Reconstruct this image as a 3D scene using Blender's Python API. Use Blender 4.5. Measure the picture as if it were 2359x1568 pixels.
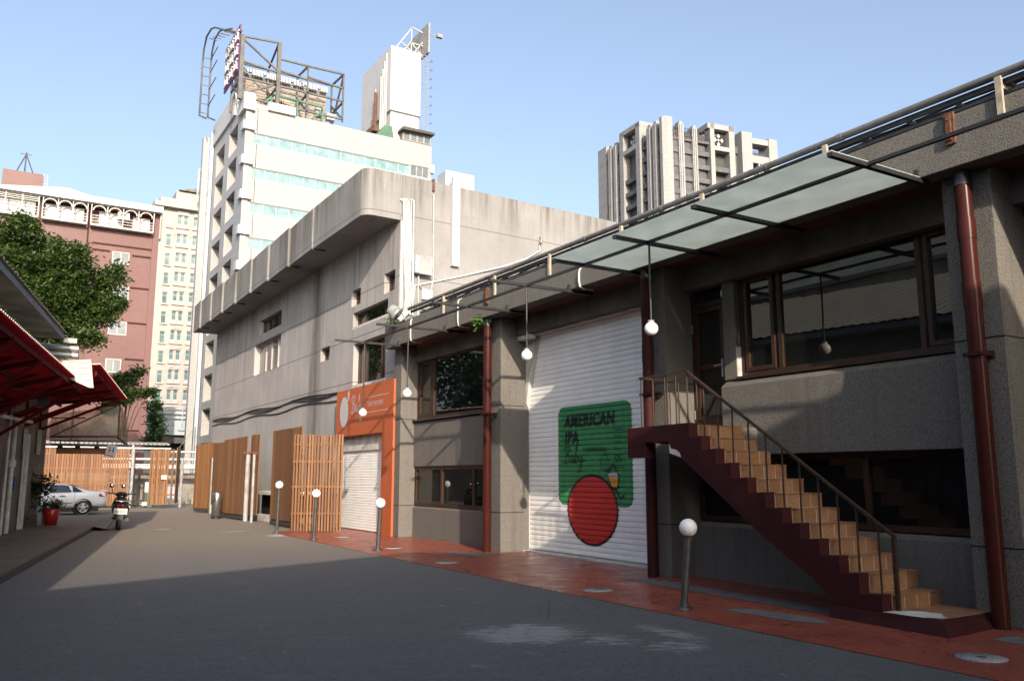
import bpy, bmesh, math, random
from mathutils import Vector, Matrix
random.seed(7)
for o in list(bpy.data.objects): bpy.data.objects.remove(o)
SC = bpy.context.scene
COL = SC.collection
R = math.radians
# ------------------------------------------------------------------ camera
cam = bpy.data.objects.new('camera', bpy.data.cameras.new('camera'))
COL.objects.link(cam); SC.camera = cam
cam.data.sensor_width = 36.0
cam.data.lens = 36.0 * 1950.0 / 2359.0
cam.data.clip_end = 3000.0
cam.location = (0, 0, 1.65)
cam.rotation_euler = (R(90) + math.atan(313.0 / 1950.0), 0, -R(31.5))
SC.render.resolution_x, SC.render.resolution_y = 1024, 680
# ------------------------------------------------------------------ light
SUN_EL, SUN_AZ = 22.0, 16.1          # sun stands behind the camera, a little to its left
w = bpy.data.worlds.new('World'); SC.world = w; w.use_nodes = True
wn = w.node_tree.nodes; bg = wn['Background']
sky = wn.new('ShaderNodeTexSky'); sky.sky_type = 'NISHITA'; sky.sun_disc = False
sky.sun_elevation = R(SUN_EL); sky.sun_rotation = R(180 + SUN_AZ)
sky.altitude = 0; sky.air_density = 1.0; sky.dust_density = 5.0; sky.ozone_density = 2.5
hs = wn.new('ShaderNodeHueSaturation'); hs.inputs['Saturation'].default_value = .82; hs.inputs['Value'].default_value = .79
w.node_tree.links.new(sky.outputs[0], hs.inputs['Color']); w.node_tree.links.new(hs.outputs[0], bg.inputs[0]); bg.inputs[1].default_value = 0.15
sl = bpy.data.lights.new('sun', 'SUN'); sl.energy = 2.75; sl.angle = R(0.5); sl.color = (1.0, 0.85, 0.68)
so = bpy.data.objects.new('sun', sl); COL.objects.link(so)
trav = Vector((math.sin(R(SUN_AZ)) * math.cos(R(SUN_EL)), math.cos(R(SUN_AZ)) * math.cos(R(SUN_EL)), -math.sin(R(SUN_EL))))
so.rotation_euler = trav.to_track_quat('-Z', 'Y').to_euler(); so.location = (-10, -30, 30)
SC.view_settings.view_transform = 'Standard'; SC.view_settings.look = 'None'
SC.view_settings.exposure = 1.42; SC.view_settings.gamma = 1.0
SC.render.engine = 'CYCLES'
SC.cycles.max_bounces = 8
# ------------------------------------------------------------------ materials
class NT:
    def __init__(s, name):
        m = bpy.data.materials.new(name); m.use_nodes = True
        s.m = m; s.t = m.node_tree; s.N = s.t.nodes; s.b = s.N['Principled BSDF']
        s._pos = None
    def lk(s, a, b): s.t.links.new(a, b)
    def pos(s):
        if s._pos is None: s._pos = s.N.new('ShaderNodeNewGeometry').outputs['Position']
        return s._pos
    def sep(s, v=None):
        n = s.N.new('ShaderNodeSeparateXYZ'); s.lk(v or s.pos(), n.inputs[0]); return n.outputs
    def mapv(s, sc=(1, 1, 1), rot=(0, 0, 0), loc=(0, 0, 0)):
        n = s.N.new('ShaderNodeMapping'); s.lk(s.pos(), n.inputs[0])
        n.inputs[1].default_value = loc; n.inputs[2].default_value = rot; n.inputs[3].default_value = sc
        return n.outputs[0]
    def noise(s, sc, det=4, v=None, rough=.55):
        n = s.N.new('ShaderNodeTexNoise'); s.lk(v or s.pos(), n.inputs['Vector'])
        n.inputs['Scale'].default_value = sc; n.inputs['Detail'].default_value = det; n.inputs['Roughness'].default_value = rough
        return n.outputs[0]
    def vor(s, sc, feat='F1', v=None, out=0, rnd=1.0):
        n = s.N.new('ShaderNodeTexVoronoi'); n.feature = feat; s.lk(v or s.pos(), n.inputs['Vector'])
        n.inputs['Scale'].default_value = sc; n.inputs['Randomness'].default_value = rnd
        return n.outputs[out]
    def math(s, op, a, b=None, c=None, clamp=False):
        n = s.N.new('ShaderNodeMath'); n.operation = op; n.use_clamp = clamp
        for i, x in enumerate((a, b, c)):
            if x is None: continue
            if isinstance(x, (int, float)): n.inputs[i].default_value = x
            else: s.lk(x, n.inputs[i])
        return n.outputs[0]
    def rng(s, v, a, b, c=0.0, d=1.0, smooth=False):
        n = s.N.new('ShaderNodeMapRange'); n.clamp = True
        if smooth: n.interpolation_type = 'SMOOTHSTEP'
        s.lk(v, n.inputs[0])
        for i, x in enumerate((a, b, c, d)): n.inputs[i + 1].default_value = x
        return n.outputs[0]
    def mix(s, f, a, b, typ='MIX'):
        n = s.N.new('ShaderNodeMix'); n.data_type = 'RGBA'; n.blend_type = typ
        if isinstance(f, (int, float)): n.inputs[0].default_value = f
        else: s.lk(f, n.inputs[0])
        for i, x in ((6, a), (7, b)):
            if isinstance(x, tuple): n.inputs[i].default_value = (x + (1,))[:4]
            else: s.lk(x, n.inputs[i])
        return n.outputs[2]
    def attr(s, name='rnd'):
        n = s.N.new('ShaderNodeAttribute'); n.attribute_name = name; return n.outputs[2]
    def bump(s, h, st=.3, dist=.01):
        n = s.N.new('ShaderNodeBump'); n.inputs['Strength'].default_value = st; n.inputs['Distance'].default_value = dist
        s.lk(h, n.inputs['Height']); s.lk(n.outputs[0], s.b.inputs['Normal'])
    def col(s, c):
        if isinstance(c, tuple): s.b.inputs['Base Color'].default_value = (c + (1,))[:4]
        else: s.lk(c, s.b.inputs['Base Color'])
    def set(s, rough=.6, metal=0., spec=.5):
        if isinstance(rough, (int, float)): s.b.inputs['Roughness'].default_value = rough
        else: s.lk(rough, s.b.inputs['Roughness'])
        s.b.inputs['Metallic'].default_value = metal; s.b.inputs['Specular IOR Level'].default_value = spec
MATS = {}
def sc3(c, k): return tuple(min(1, x * k) for x in c)
def mat(name, c, rough=.6, metal=0., spec=.5, var=.2, sc=3., bump=0., bsc=60., streak=0., attr=0., fine=0.):
    if name in MATS: return MATS[name]
    t = NT(name); f = t.rng(t.noise(sc, 5), .3, .7)
    k = t.mix(f, sc3(c, 1 - var), sc3(c, 1 + var))
    if fine: k = t.mix(t.rng(t.noise(bsc, 2), .35, .65, 0, fine), k, sc3(c, .3))
    if streak:
        sv = t.noise(1.0, 5, t.mapv((3, 3, .12)), .7)
        k = t.mix(t.rng(sv, .5, .75, 0, streak), k, sc3(c, .35))
    if attr: k = t.mix(t.rng(t.attr(), 0, 1, 0, attr), k, sc3(c, .3))
    t.col(k); t.set(rough, metal, spec)
    if bump: t.bump(t.noise(bsc, 3), bump, .02)
    MATS[name] = t.m; return t.m
def build_mats():
    # washed pebble aggregate
    t = NT('pebble_render')
    a = t.vor(95); f = t.rng(a, .05, .75)
    big = t.rng(t.noise(.9, 5), .35, .7)
    c = t.mix(f, (.28, .262, .235), (.075, .074, .072))
    c = t.mix(t.math('MULTIPLY', big, .45), c, (.14, .125, .105))
    sv = t.rng(t.noise(1.0, 6, t.mapv((5, 5, .25)), .7), .52, .72, 0, .55)
    c = t.mix(sv, c, (.09, .08, .068))
    t.col(c); t.set(.9, 0, .2); t.bump(a, .6, .012); MATS['pebble'] = t.m
    # weathered flat concrete of the tall neighbour
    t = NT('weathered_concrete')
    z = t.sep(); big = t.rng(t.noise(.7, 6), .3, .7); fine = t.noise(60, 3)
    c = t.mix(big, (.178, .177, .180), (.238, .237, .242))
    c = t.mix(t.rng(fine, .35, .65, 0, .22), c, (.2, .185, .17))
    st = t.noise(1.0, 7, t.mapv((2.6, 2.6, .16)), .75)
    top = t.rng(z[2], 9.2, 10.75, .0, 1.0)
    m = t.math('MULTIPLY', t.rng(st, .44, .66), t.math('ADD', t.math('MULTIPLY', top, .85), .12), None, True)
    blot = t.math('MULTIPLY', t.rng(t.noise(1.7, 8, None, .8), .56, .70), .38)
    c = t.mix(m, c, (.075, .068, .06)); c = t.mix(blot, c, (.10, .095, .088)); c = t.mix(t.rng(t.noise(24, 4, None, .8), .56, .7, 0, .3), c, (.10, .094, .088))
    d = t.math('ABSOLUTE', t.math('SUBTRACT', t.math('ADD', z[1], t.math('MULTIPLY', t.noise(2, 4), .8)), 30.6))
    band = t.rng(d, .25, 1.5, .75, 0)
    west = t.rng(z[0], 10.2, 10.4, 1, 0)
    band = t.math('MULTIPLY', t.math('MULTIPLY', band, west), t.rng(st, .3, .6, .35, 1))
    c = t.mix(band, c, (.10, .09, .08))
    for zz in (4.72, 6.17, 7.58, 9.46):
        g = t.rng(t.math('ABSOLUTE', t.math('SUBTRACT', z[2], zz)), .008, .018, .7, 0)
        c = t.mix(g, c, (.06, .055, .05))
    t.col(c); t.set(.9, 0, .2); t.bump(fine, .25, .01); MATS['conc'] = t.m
    # asphalt with pale worn patches
    t = NT('asphalt')
    z = t.sep(); g = t.noise(48, 6, None, .8); big = t.rng(t.noise(.35, 6), .35, .7); med = t.rng(t.noise(2.2, 6), .4, .7)
    c = t.mix(t.rng(g, .3, .7), (.025, .028, .034), (.100, .106, .118))
    c = t.mix(t.math('MULTIPLY', big, .45), c, (.086, .088, .092))
    c = t.mix(t.math('MULTIPLY', med, .3), c, (.042, .043, .046))
    c = t.mix(t.rng(t.noise(15, 4, None, .85), .36, .64, 0, .75), c, (.118, .122, .13))
    c = t.mix(t.rng(t.noise(21, 3, t.mapv((1, 1, 1), (0, 0, 0), (7, 3, 1)), .8), .52, .68, 0, .7), c, (.022, .023, .027))
    c = t.mix(t.rng(t.vor(40), .0, .14, .6, 0), c, (.22, .21, .2))
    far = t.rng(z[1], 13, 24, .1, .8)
    c = t.mix(far,  c, (.205, .172, .138))  # far road coloured paler and warmer, sunlight put into its tone
    def blob(cx, cy, rx, ry, s):
        dx = t.math('DIVIDE', t.math('SUBTRACT', z[0], cx), rx); dy = t.math('DIVIDE', t.math('SUBTRACT', z[1], cy), ry)
        q = t.math('ADD', t.math('MULTIPLY', dx, dx), t.math('MULTIPLY', dy, dy))
        return t.math('MULTIPLY', t.rng(q, .15, 1.0, 1, 0), s)
    ra = t.math('SUBTRACT', t.math('MULTIPLY', z[0], .853), t.math('MULTIPLY', z[1], .522)); rb = t.math('ADD', t.math('MULTIPLY', z[0], .522), t.math('MULTIPLY', z[1], .853))
    cb = t.N.new('ShaderNodeCombineXYZ'); t.lk(t.math('MULTIPLY', ra, .55), cb.inputs[0]); t.lk(t.math('MULTIPLY', rb, 1.5), cb.inputs[1])
    worn = t.noise(6.5, 10, cb.outputs[0], .8)
    scuff = t.rng(t.noise(2.2, 8, cb.outputs[0], .75), .52, .72, 0, .5)
    c = t.mix(scuff, c, (.15, .148, .145))
    c = t.mix(t.rng(t.noise(13, 5, cb.outputs[0], .7), .42, .3, 0, .6), c, (.03, .031, .034))
    b = t.math('MAXIMUM', t.math('MAXIMUM', blob(5.05, 7.95, .9, .8, 1), blob(6.4, 7.2, .28, .75, .8)), t.math('MAXIMUM', blob(5.95, 6.6, .45, .45, .75), blob(5.6, 7.2, .5, .5, .7)))
    k = t.rng(t.math('ADD', worn, t.math('MULTIPLY', b, .24)), .62, .74, 0, .6)
    k = t.math('MULTIPLY', k, t.rng(b, .02, .2))
    c = t.mix(k, c, (.34, .335, .325))
    spot = t.math('MULTIPLY', t.rng(t.noise(3.0, 6, t.mapv((1, .5, 1))), .66, .74), .35)
    c = t.mix(spot, c, (.36, .33, .29))
    mk = t.math('MULTIPLY', t.math('MAXIMUM', t.math('MAXIMUM', blob(7.22, 24.5, .42, .5, 1), blob(4.9, 29.3, .3, .35, .8)), blob(6.6, 27.0, .7, .25, .5)), t.rng(t.noise(7, 6, None, .8), .44, .56))
    c = t.mix(t.math('MULTIPLY', mk, .8), c, (.55, .54, .51))
    crk = t.rng(t.vor(.55, 'DISTANCE_TO_EDGE', t.mapv((1, .6, 1))), .0, .006, .5, 0)
    c = t.mix(t.math('MULTIPLY', crk, t.rng(t.noise(.5, 2), .5, .6)), c, (.03, .03, .03))
    t.col(c); t.set(.78, 0, .35); t.bump(g, .9, .012); MATS['asphalt'] = t.m
    # red stamped concrete
    t = NT('red_stamped_paving')
    v = t.mapv((1, 1, 1), (0, 0, .2)); e = t.vor(5.2, 'DISTANCE_TO_EDGE', v); n = t.rng(t.noise(1.2, 6), .35, .7)
    c = t.mix(n, (.27, .068, .040), (.20, .052, .036))
    brk = t.noise(9, 4)
    line = t.math('MULTIPLY', t.rng(e, .0, .03, .85, 0), t.rng(brk, .42, .58))
    c = t.mix(line, c, (.07, .03, .022))
    c = t.mix(t.rng(t.noise(3.5, 7, None, .7), .60, .72, 0, .6), c, (.15, .115, .10))
    c = t.mix(t.rng(t.vor(60), 0, .14, .35, 0), c, (.34, .16, .12))
    t.col(c); t.set(t.rng(t.noise(2.5, 4), .3, .7, .22, .46), 0, .55)
    h = t.math('ADD', t.math('MULTIPLY', t.rng(e, 0, .05), .6), t.math('MULTIPLY', t.noise(16, 4), .5))
    t.bump(h, .5, .015); MATS['red_paving'] = t.m
    # white tiles on the towers
    t = NT('white_wall_tile')
    n = t.N.new('ShaderNodeTexBrick'); t.lk(t.mapv((1, 1, 1), (R(90), 0, 0)), n.inputs[0])
    n.inputs['Color1'].default_value = (.27, .275, .285, 1); n.inputs['Color2'].default_value = (.30, .305, .315, 1); n.inputs['Mortar'].default_value = (.16, .158, .158, 1)
    n.inputs['Scale'].default_value = 1.0; n.inputs['Brick Width'].default_value = .3; n.inputs['Row Height'].default_value = .22; n.inputs['Mortar Size'].default_value = .018
    c = t.mix(t.rng(t.noise(1, 6, t.mapv((.8, .8, .07)), .7), .5, .7, 0, .35), n.outputs[0], (.42, .38, .33))
    t.col(c); t.set(.5, 0, .4); MATS['tile'] = t.m
    t = NT('red_wall_tile')
    n = t.N.new('ShaderNodeTexBrick'); t.lk(t.mapv((1, 1, 1), (R(90), 0, 0)), n.inputs[0])
    n.inputs['Color1'].default_value = (.100, .042, .041, 1); n.inputs['Color2'].default_value = (.118, .050, .048, 1); n.inputs['Mortar'].default_value = (.09, .038, .037, 1)
    n.inputs['Scale'].default_value = 1.0; n.inputs['Brick Width'].default_value = .5; n.inputs['Row Height'].default_value = .18; n.inputs['Mortar Size'].default_value = .02
    c = t.mix(t.rng(t.noise(.5, 6, t.mapv((1, 1, .3))), .45, .7, 0, .4), n.outputs[0], (.135, .07, .066))
    t.col(c); t.set(.5, 0, .4); MATS['red_tile'] = t.m
    # stone of the apartment tower
    t = NT('pale_stone_cladding')
    n = t.N.new('ShaderNodeTexBrick'); t.lk(t.mapv((1, 1, 1), (R(90), 0, R(6))), n.inputs[0])
    n.inputs['Color1'].default_value = (.225, .226, .228, 1); n.inputs['Color2'].default_value = (.25, .251, .254, 1); n.inputs['Mortar'].default_value = (.17, .17, .172, 1)
    n.inputs['Scale'].default_value = 1.0; n.inputs['Brick Width'].default_value = 1.3; n.inputs['Row Height'].default_value = 1.1; n.inputs['Mortar Size'].default_value = .03
    t.col(n.outputs[0]); t.set(.6, 0, .4); MATS['stone'] = t.m
    # wood planks: colour per plank
    for nm, a_, b_ in (('plank_wood', (.25, .118, .047), (.135, .060, .025)), ('deck_wood', (.17, .135, .11), (.105, .085, .07))):
        t = NT(nm)
        gr = t.noise(1.0, 6, t.mapv((22, 22, 1.1)) if nm == 'plank_wood' else t.mapv((1.2, 22, 22)), .6)
        c = t.mix(t.attr(), a_, b_); c = t.mix(t.rng(gr, .35, .7, 0, .5), c, sc3(b_, .62))
        c = t.mix(t.rng(t.vor(3.1, 'F1', t.mapv((3, 3, 1))), .02, .06, .7, 0), c, sc3(b_, .3))
        t.col(c); t.set(.6, 0, .35); t.bump(gr, .2, .01); MATS[nm] = t.m
    # stair tiles
    t = NT('stair_tile')
    c = t.mix(t.rng(t.noise(14, 4, t.mapv((1, 1, 3))), .35, .7), (.33, .185, .098), (.22, .115, .06))
    c = t.mix(t.math('MULTIPLY', t.attr(), .7), c, (.20, .10, .05))
    t.col(c); t.set(.4, 0, .5); MATS['stair_tile'] = t.m
    # glass
    def glass(nm, c, rough, spec, wob=0.):
        t = NT(nm); t.col(t.mix(t.rng(t.noise(1.3, 3), .3, .7), sc3(c, .7), sc3(c, 1.2))); t.set(rough, 0, spec)
        t.b.inputs['IOR'].default_value = 1.5
        if wob: t.bump(t.noise(1.6, 2), wob, .02)
        MATS[nm] = t.m
    glass('dark_glass', (.008, .009, .009), .01, 1.0, .03)
    glass('teal_glass', (.165, .265, .285), .12, .5)
    glass('dim_glass', (.006, .0065, .007), .04, .3, .03)
    glass('pale_glass', (.10, .165, .17), .1, .6)
    glass('grey_glass', (.10, .12, .13), .06, .9)
    t = NT('frosted_glass')
    t.b.inputs['Base Color'].default_value = (.62, .69, .66, 1); t.set(.35, 0, .4)
    tr = t.N.new('ShaderNodeBsdfTranslucent')
    t.lk(t.mix(t.rng(t.noise(2.5, 6), .3, .7), (.55, .60, .585), (.66, .71, .69)), tr.inputs[0])
    mx = t.N.new('ShaderNodeMixShader'); mx.inputs[0].default_value = .7
    t.lk(t.b.outputs[0], mx.inputs[1]); t.lk(tr.outputs[0], mx.inputs[2])
    t.lk(mx.outputs[0], t.N['Material Output'].inputs[0]); MATS['frosted'] = t.m
    t = NT('dirty_clear_glass')
    t.b.inputs['Base Color'].default_value = (.30, .31, .26, 1); t.set(.15, 0, .5)
    tr = t.N.new('ShaderNodeBsdfTransparent'); tr.inputs[0].default_value = (.80, .82, .74, 1)
    mx = t.N.new('ShaderNodeMixShader'); t.lk(t.rng(t.noise(2, 5), .3, .7, .35, .65), mx.inputs[0])
    t.lk(tr.outputs[0], mx.inputs[1]); t.lk(t.b.outputs[0], mx.inputs[2])
    t.lk(mx.outputs[0], t.N['Material Output'].inputs[0]); MATS['dirty_glass'] = t.m
    # foliage
    for nm, a_, b_ in (('leaf', (.020, .046, .011), (.078, .130, .027)), ('leaf_dark', (.020, .042, .012), (.045, .085, .022)), ('leaf_bright', (.07, .16, .03), (.13, .25, .05)), ('petal', (.25, .03, .10), (.35, .08, .16))):
        t = NT(nm); c = t.mix(t.attr(), a_, b_); t.col(c); t.set(.55, 0, .4)
        tr = t.N.new('ShaderNodeBsdfTranslucent'); t.lk(c, tr.inputs[0])
        mx = t.N.new('ShaderNodeMixShader'); mx.inputs[0].default_value = .3
        t.lk(t.b.outputs[0], mx.inputs[1]); t.lk(tr.outputs[0], mx.inputs[2])
        t.lk(mx.outputs[0], t.N['Material Output'].inputs[0]); MATS[nm] = t.m
    mat('black_steel', (.018, .018, .019), .38, 0, .5, .2, 6)
    mat('dark_pole', (.045, .045, .043), .4, 0, .5, .25, 8)
    mat('brown_frame', (.040, .021, .0135), .42, 0, .3, .25, 5)
    mat('rail_brown', (.042, .025, .019), .42, 0, .3, .3, 12)
    t = NT('maroon')
    c = t.mix(t.rng(t.noise(2.5, 5), .3, .7), (.052, .012, .012), (.030, .008, .0095))
    c = t.mix(t.rng(t.noise(1.0, 6, t.mapv((7, 7, .5)), .75), .60, .74, 0, .45), c, (.13, .085, .085))
    c = t.mix(t.rng(t.noise(9, 8, None, .8), .62, .70, 0, .55), c, (.12, .07, .065))
    t.col(c); t.set(.6, 0, .15); t.bump(t.noise(40, 3), .15, .02); MATS['maroon'] = t.m
    mat('pipe_red', (.042, .0105, .0085), .25, 0, .16, .2, 2, 0, 60, .2)
    mat('soffit', (.095, .045, .033), .85, 0, .2, .4, 2, .2, 30)
    mat('dark_beam', (.11, .098, .086), .9, 0, .2, .3, 2, .3, 90)
    mat('white_metal', (.34, .335, .325), .45, 0, .5, .12, 4, 0, 60, .35)
    mat('shutter_white', (.83, .83, .82), .3, 0, .6, .06, 2, 0, 60, .12)
    mat('white_plaster', (.50, .49, .46), .7, 0, .3, .25, 4, .1, 40, .4)
    mat('orange', (.38, .098, .040), .6, 0, .25, .06, 2)
    mat('globe_white', (.80, .80, .79), .15, 0, .5, .02, 3)
    mat('grey_pipe', (.16, .155, .15), .4, .3, .5, .25, 5, 0, 60, .3)
    mat('galv', (.34, .34, .33), .42, .5, .5, .25, 6)
    mat('dark_metal', (.05, .048, .045), .5, .2, .5, .3, 6)
    mat('cream_wood', (.33, .285, .225), .7, 0, .3, .3, 9)
    mat('rust', (.12, .058, .034), .85, .1, .3, .5, 14, .3, 60)
    mat('cream_paint', (.285, .278, .262), .6, 0, .4, .06, 1)
    mat('cream_trim', (.52, .33, .25), .6, 0, .4, .1, 2)
    mat('white_paint', (.42, .425, .435), .5, 0, .4, .06, 1, 0, 60, .15)
    mat('dark_band', (.072, .073, .08), .5, 0, .5, .25, 1, 0, 60, .2)
    mat('mid_grey', (.22, .22, .225), .6, 0, .4, .2, 2)
    mat('blue_grey', (.30, .36, .42), .6, 0, .4, .15, .6)
    mat('dark_void', (.012, .011, .010), .9, 0, .1, .2, 2)
    mat('red_steel', (.10, .006, .009), .7, 0, .08, .25, 3)
    mat('red_sheet', (.42, .010, .028), .7, 0, .08, .25, 1.5)
    mat('cream_sheet', (.42, .41, .35), .5, 0, .3, .12, 2, 0, 60, .2)
    mat('old_sheet', (.56, .54, .46), .7, 0, .2, .25, 1.2, 0, 60, .3, 1.0)
    mat('shed_wall', (.17, .155, .135), .9, 0, .2, .35, 1.5, .2, 40, .5)
    mat('weathered', (.34, .32, .29), .9, 0, .2, .3, 1.5, .2, 40, .4)
    mat('shed_soffit', (.20, .185, .165), .9, 0, .2, .5, 1.1, .3, 12)
    mat('blue_slate', (.10, .12, .15), .6, 0, .4, .2, 2)
    mat('bark', (.055, .042, .03), .9, 0, .2, .3, 6, .4, 30)
    t = NT('green_paint')
    z = t.sep(); fy = t.math('ABSOLUTE', t.math('SUBTRACT', t.math('FRACT', t.math('MULTIPLY', z[1], 3.9)), .5)); fz = t.math('ABSOLUTE', t.math('SUBTRACT', t.math('FRACT', t.math('MULTIPLY', z[2], 4.3)), .5))
    k = t.rng(t.math('ADD', fy, t.math('MULTIPLY', fz, .8)), .17, .24, .75, 0)
    t.col(t.mix(k, t.mix(t.rng(t.noise(5, 4), .3, .7), (.035, .21, .08), (.045, .26, .10)), (.11, .31, .085))); t.set(.45, 0, .4); MATS['green_paint'] = t.m
    mat('ink', (.012, .013, .016), .45, 0, .4, .1, 6)
    mat('red_ink', (.50, .035, .030), .45, 0, .4, .08, 2)
    mat('amber', (.60, .26, .05), .4, 0, .4, .05, 4)
    mat('car_white', (.72, .74, .78), .2, .0, .6, .02, 1)
    mat('rubber', (.018, .018, .018), .8, 0, .3, .2, 9)
    mat('alloy', (.45, .45, .46), .3, .7, .5, .05, 5)
    mat('lamp_red', (.32, .012, .012), .15, 0, .6, .1, 5)
    mat('scooter_brown', (.022, .016, .016), .22, .2, .6, .15, 6)
    mat('black_plastic', (.016, .016, .017), .4, 0, .5, .1, 6)
    mat('mirror', (.75, .76, .78), .04, 1., .5, .01, 2)
    mat('pot_red', (.30, .012, .012), .3, 0, .5, .1, 4)
    mat('blue_ink', (.02, .10, .42), .4, 0, .4, .05, 4)
    mat('purple', (.13, .025, .13), .5, 0, .4, .2, 2)
    mat('slat_beige', (.27, .225, .17), .7, 0, .3, .35, 1.5, 0, 60, .3)
    mat('green_steel', (.05, .12, .08), .5, 0, .4, .2, 3)
    t = NT('smooth_render_lightened')  # smooth finish, toned lighter than the side wall to offset its grazing sun
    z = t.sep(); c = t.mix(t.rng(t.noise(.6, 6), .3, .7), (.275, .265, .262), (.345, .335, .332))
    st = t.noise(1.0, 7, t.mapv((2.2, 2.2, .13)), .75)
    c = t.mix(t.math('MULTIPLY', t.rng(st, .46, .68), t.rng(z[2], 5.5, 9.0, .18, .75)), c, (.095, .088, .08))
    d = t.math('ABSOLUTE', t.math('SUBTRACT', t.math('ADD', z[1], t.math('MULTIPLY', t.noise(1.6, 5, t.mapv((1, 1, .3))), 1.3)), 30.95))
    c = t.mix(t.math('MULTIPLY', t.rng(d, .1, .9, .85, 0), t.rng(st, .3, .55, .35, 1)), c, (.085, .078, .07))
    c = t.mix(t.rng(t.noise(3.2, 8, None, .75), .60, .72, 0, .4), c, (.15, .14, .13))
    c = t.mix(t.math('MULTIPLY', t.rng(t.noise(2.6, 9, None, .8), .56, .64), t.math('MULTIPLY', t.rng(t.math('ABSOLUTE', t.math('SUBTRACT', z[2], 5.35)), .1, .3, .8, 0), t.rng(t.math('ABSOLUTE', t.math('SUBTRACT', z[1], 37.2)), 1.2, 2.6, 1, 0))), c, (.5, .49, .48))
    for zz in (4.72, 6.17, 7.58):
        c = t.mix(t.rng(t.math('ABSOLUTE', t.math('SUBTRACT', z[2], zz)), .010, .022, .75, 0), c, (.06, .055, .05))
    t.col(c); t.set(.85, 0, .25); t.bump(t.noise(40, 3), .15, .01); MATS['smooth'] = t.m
    mat('frame_grey', (.085, .083, .08), .5, .2, .4, .25, 2)
    mat('post_grey', (.27, .27, .265), .5, 0, .3, .25, 3, .1, 30, .4)
    mat('brushed_steel', (.30, .30, .30), .25, .9, .5, .2, 4)
    mat('grey_strip', (.115, .115, .115), .6, 0, .4, .25, 6, .15, 60)
    t = NT('speckled_cover')
    a = t.vor(85); c = t.mix(t.rng(a, .2, .5), (.62, .62, .60), (.16, .16, .16)); t.col(c); t.set(.6, 0, .3); MATS['cover'] = t.m
build_mats()
m_ = MATS
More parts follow.
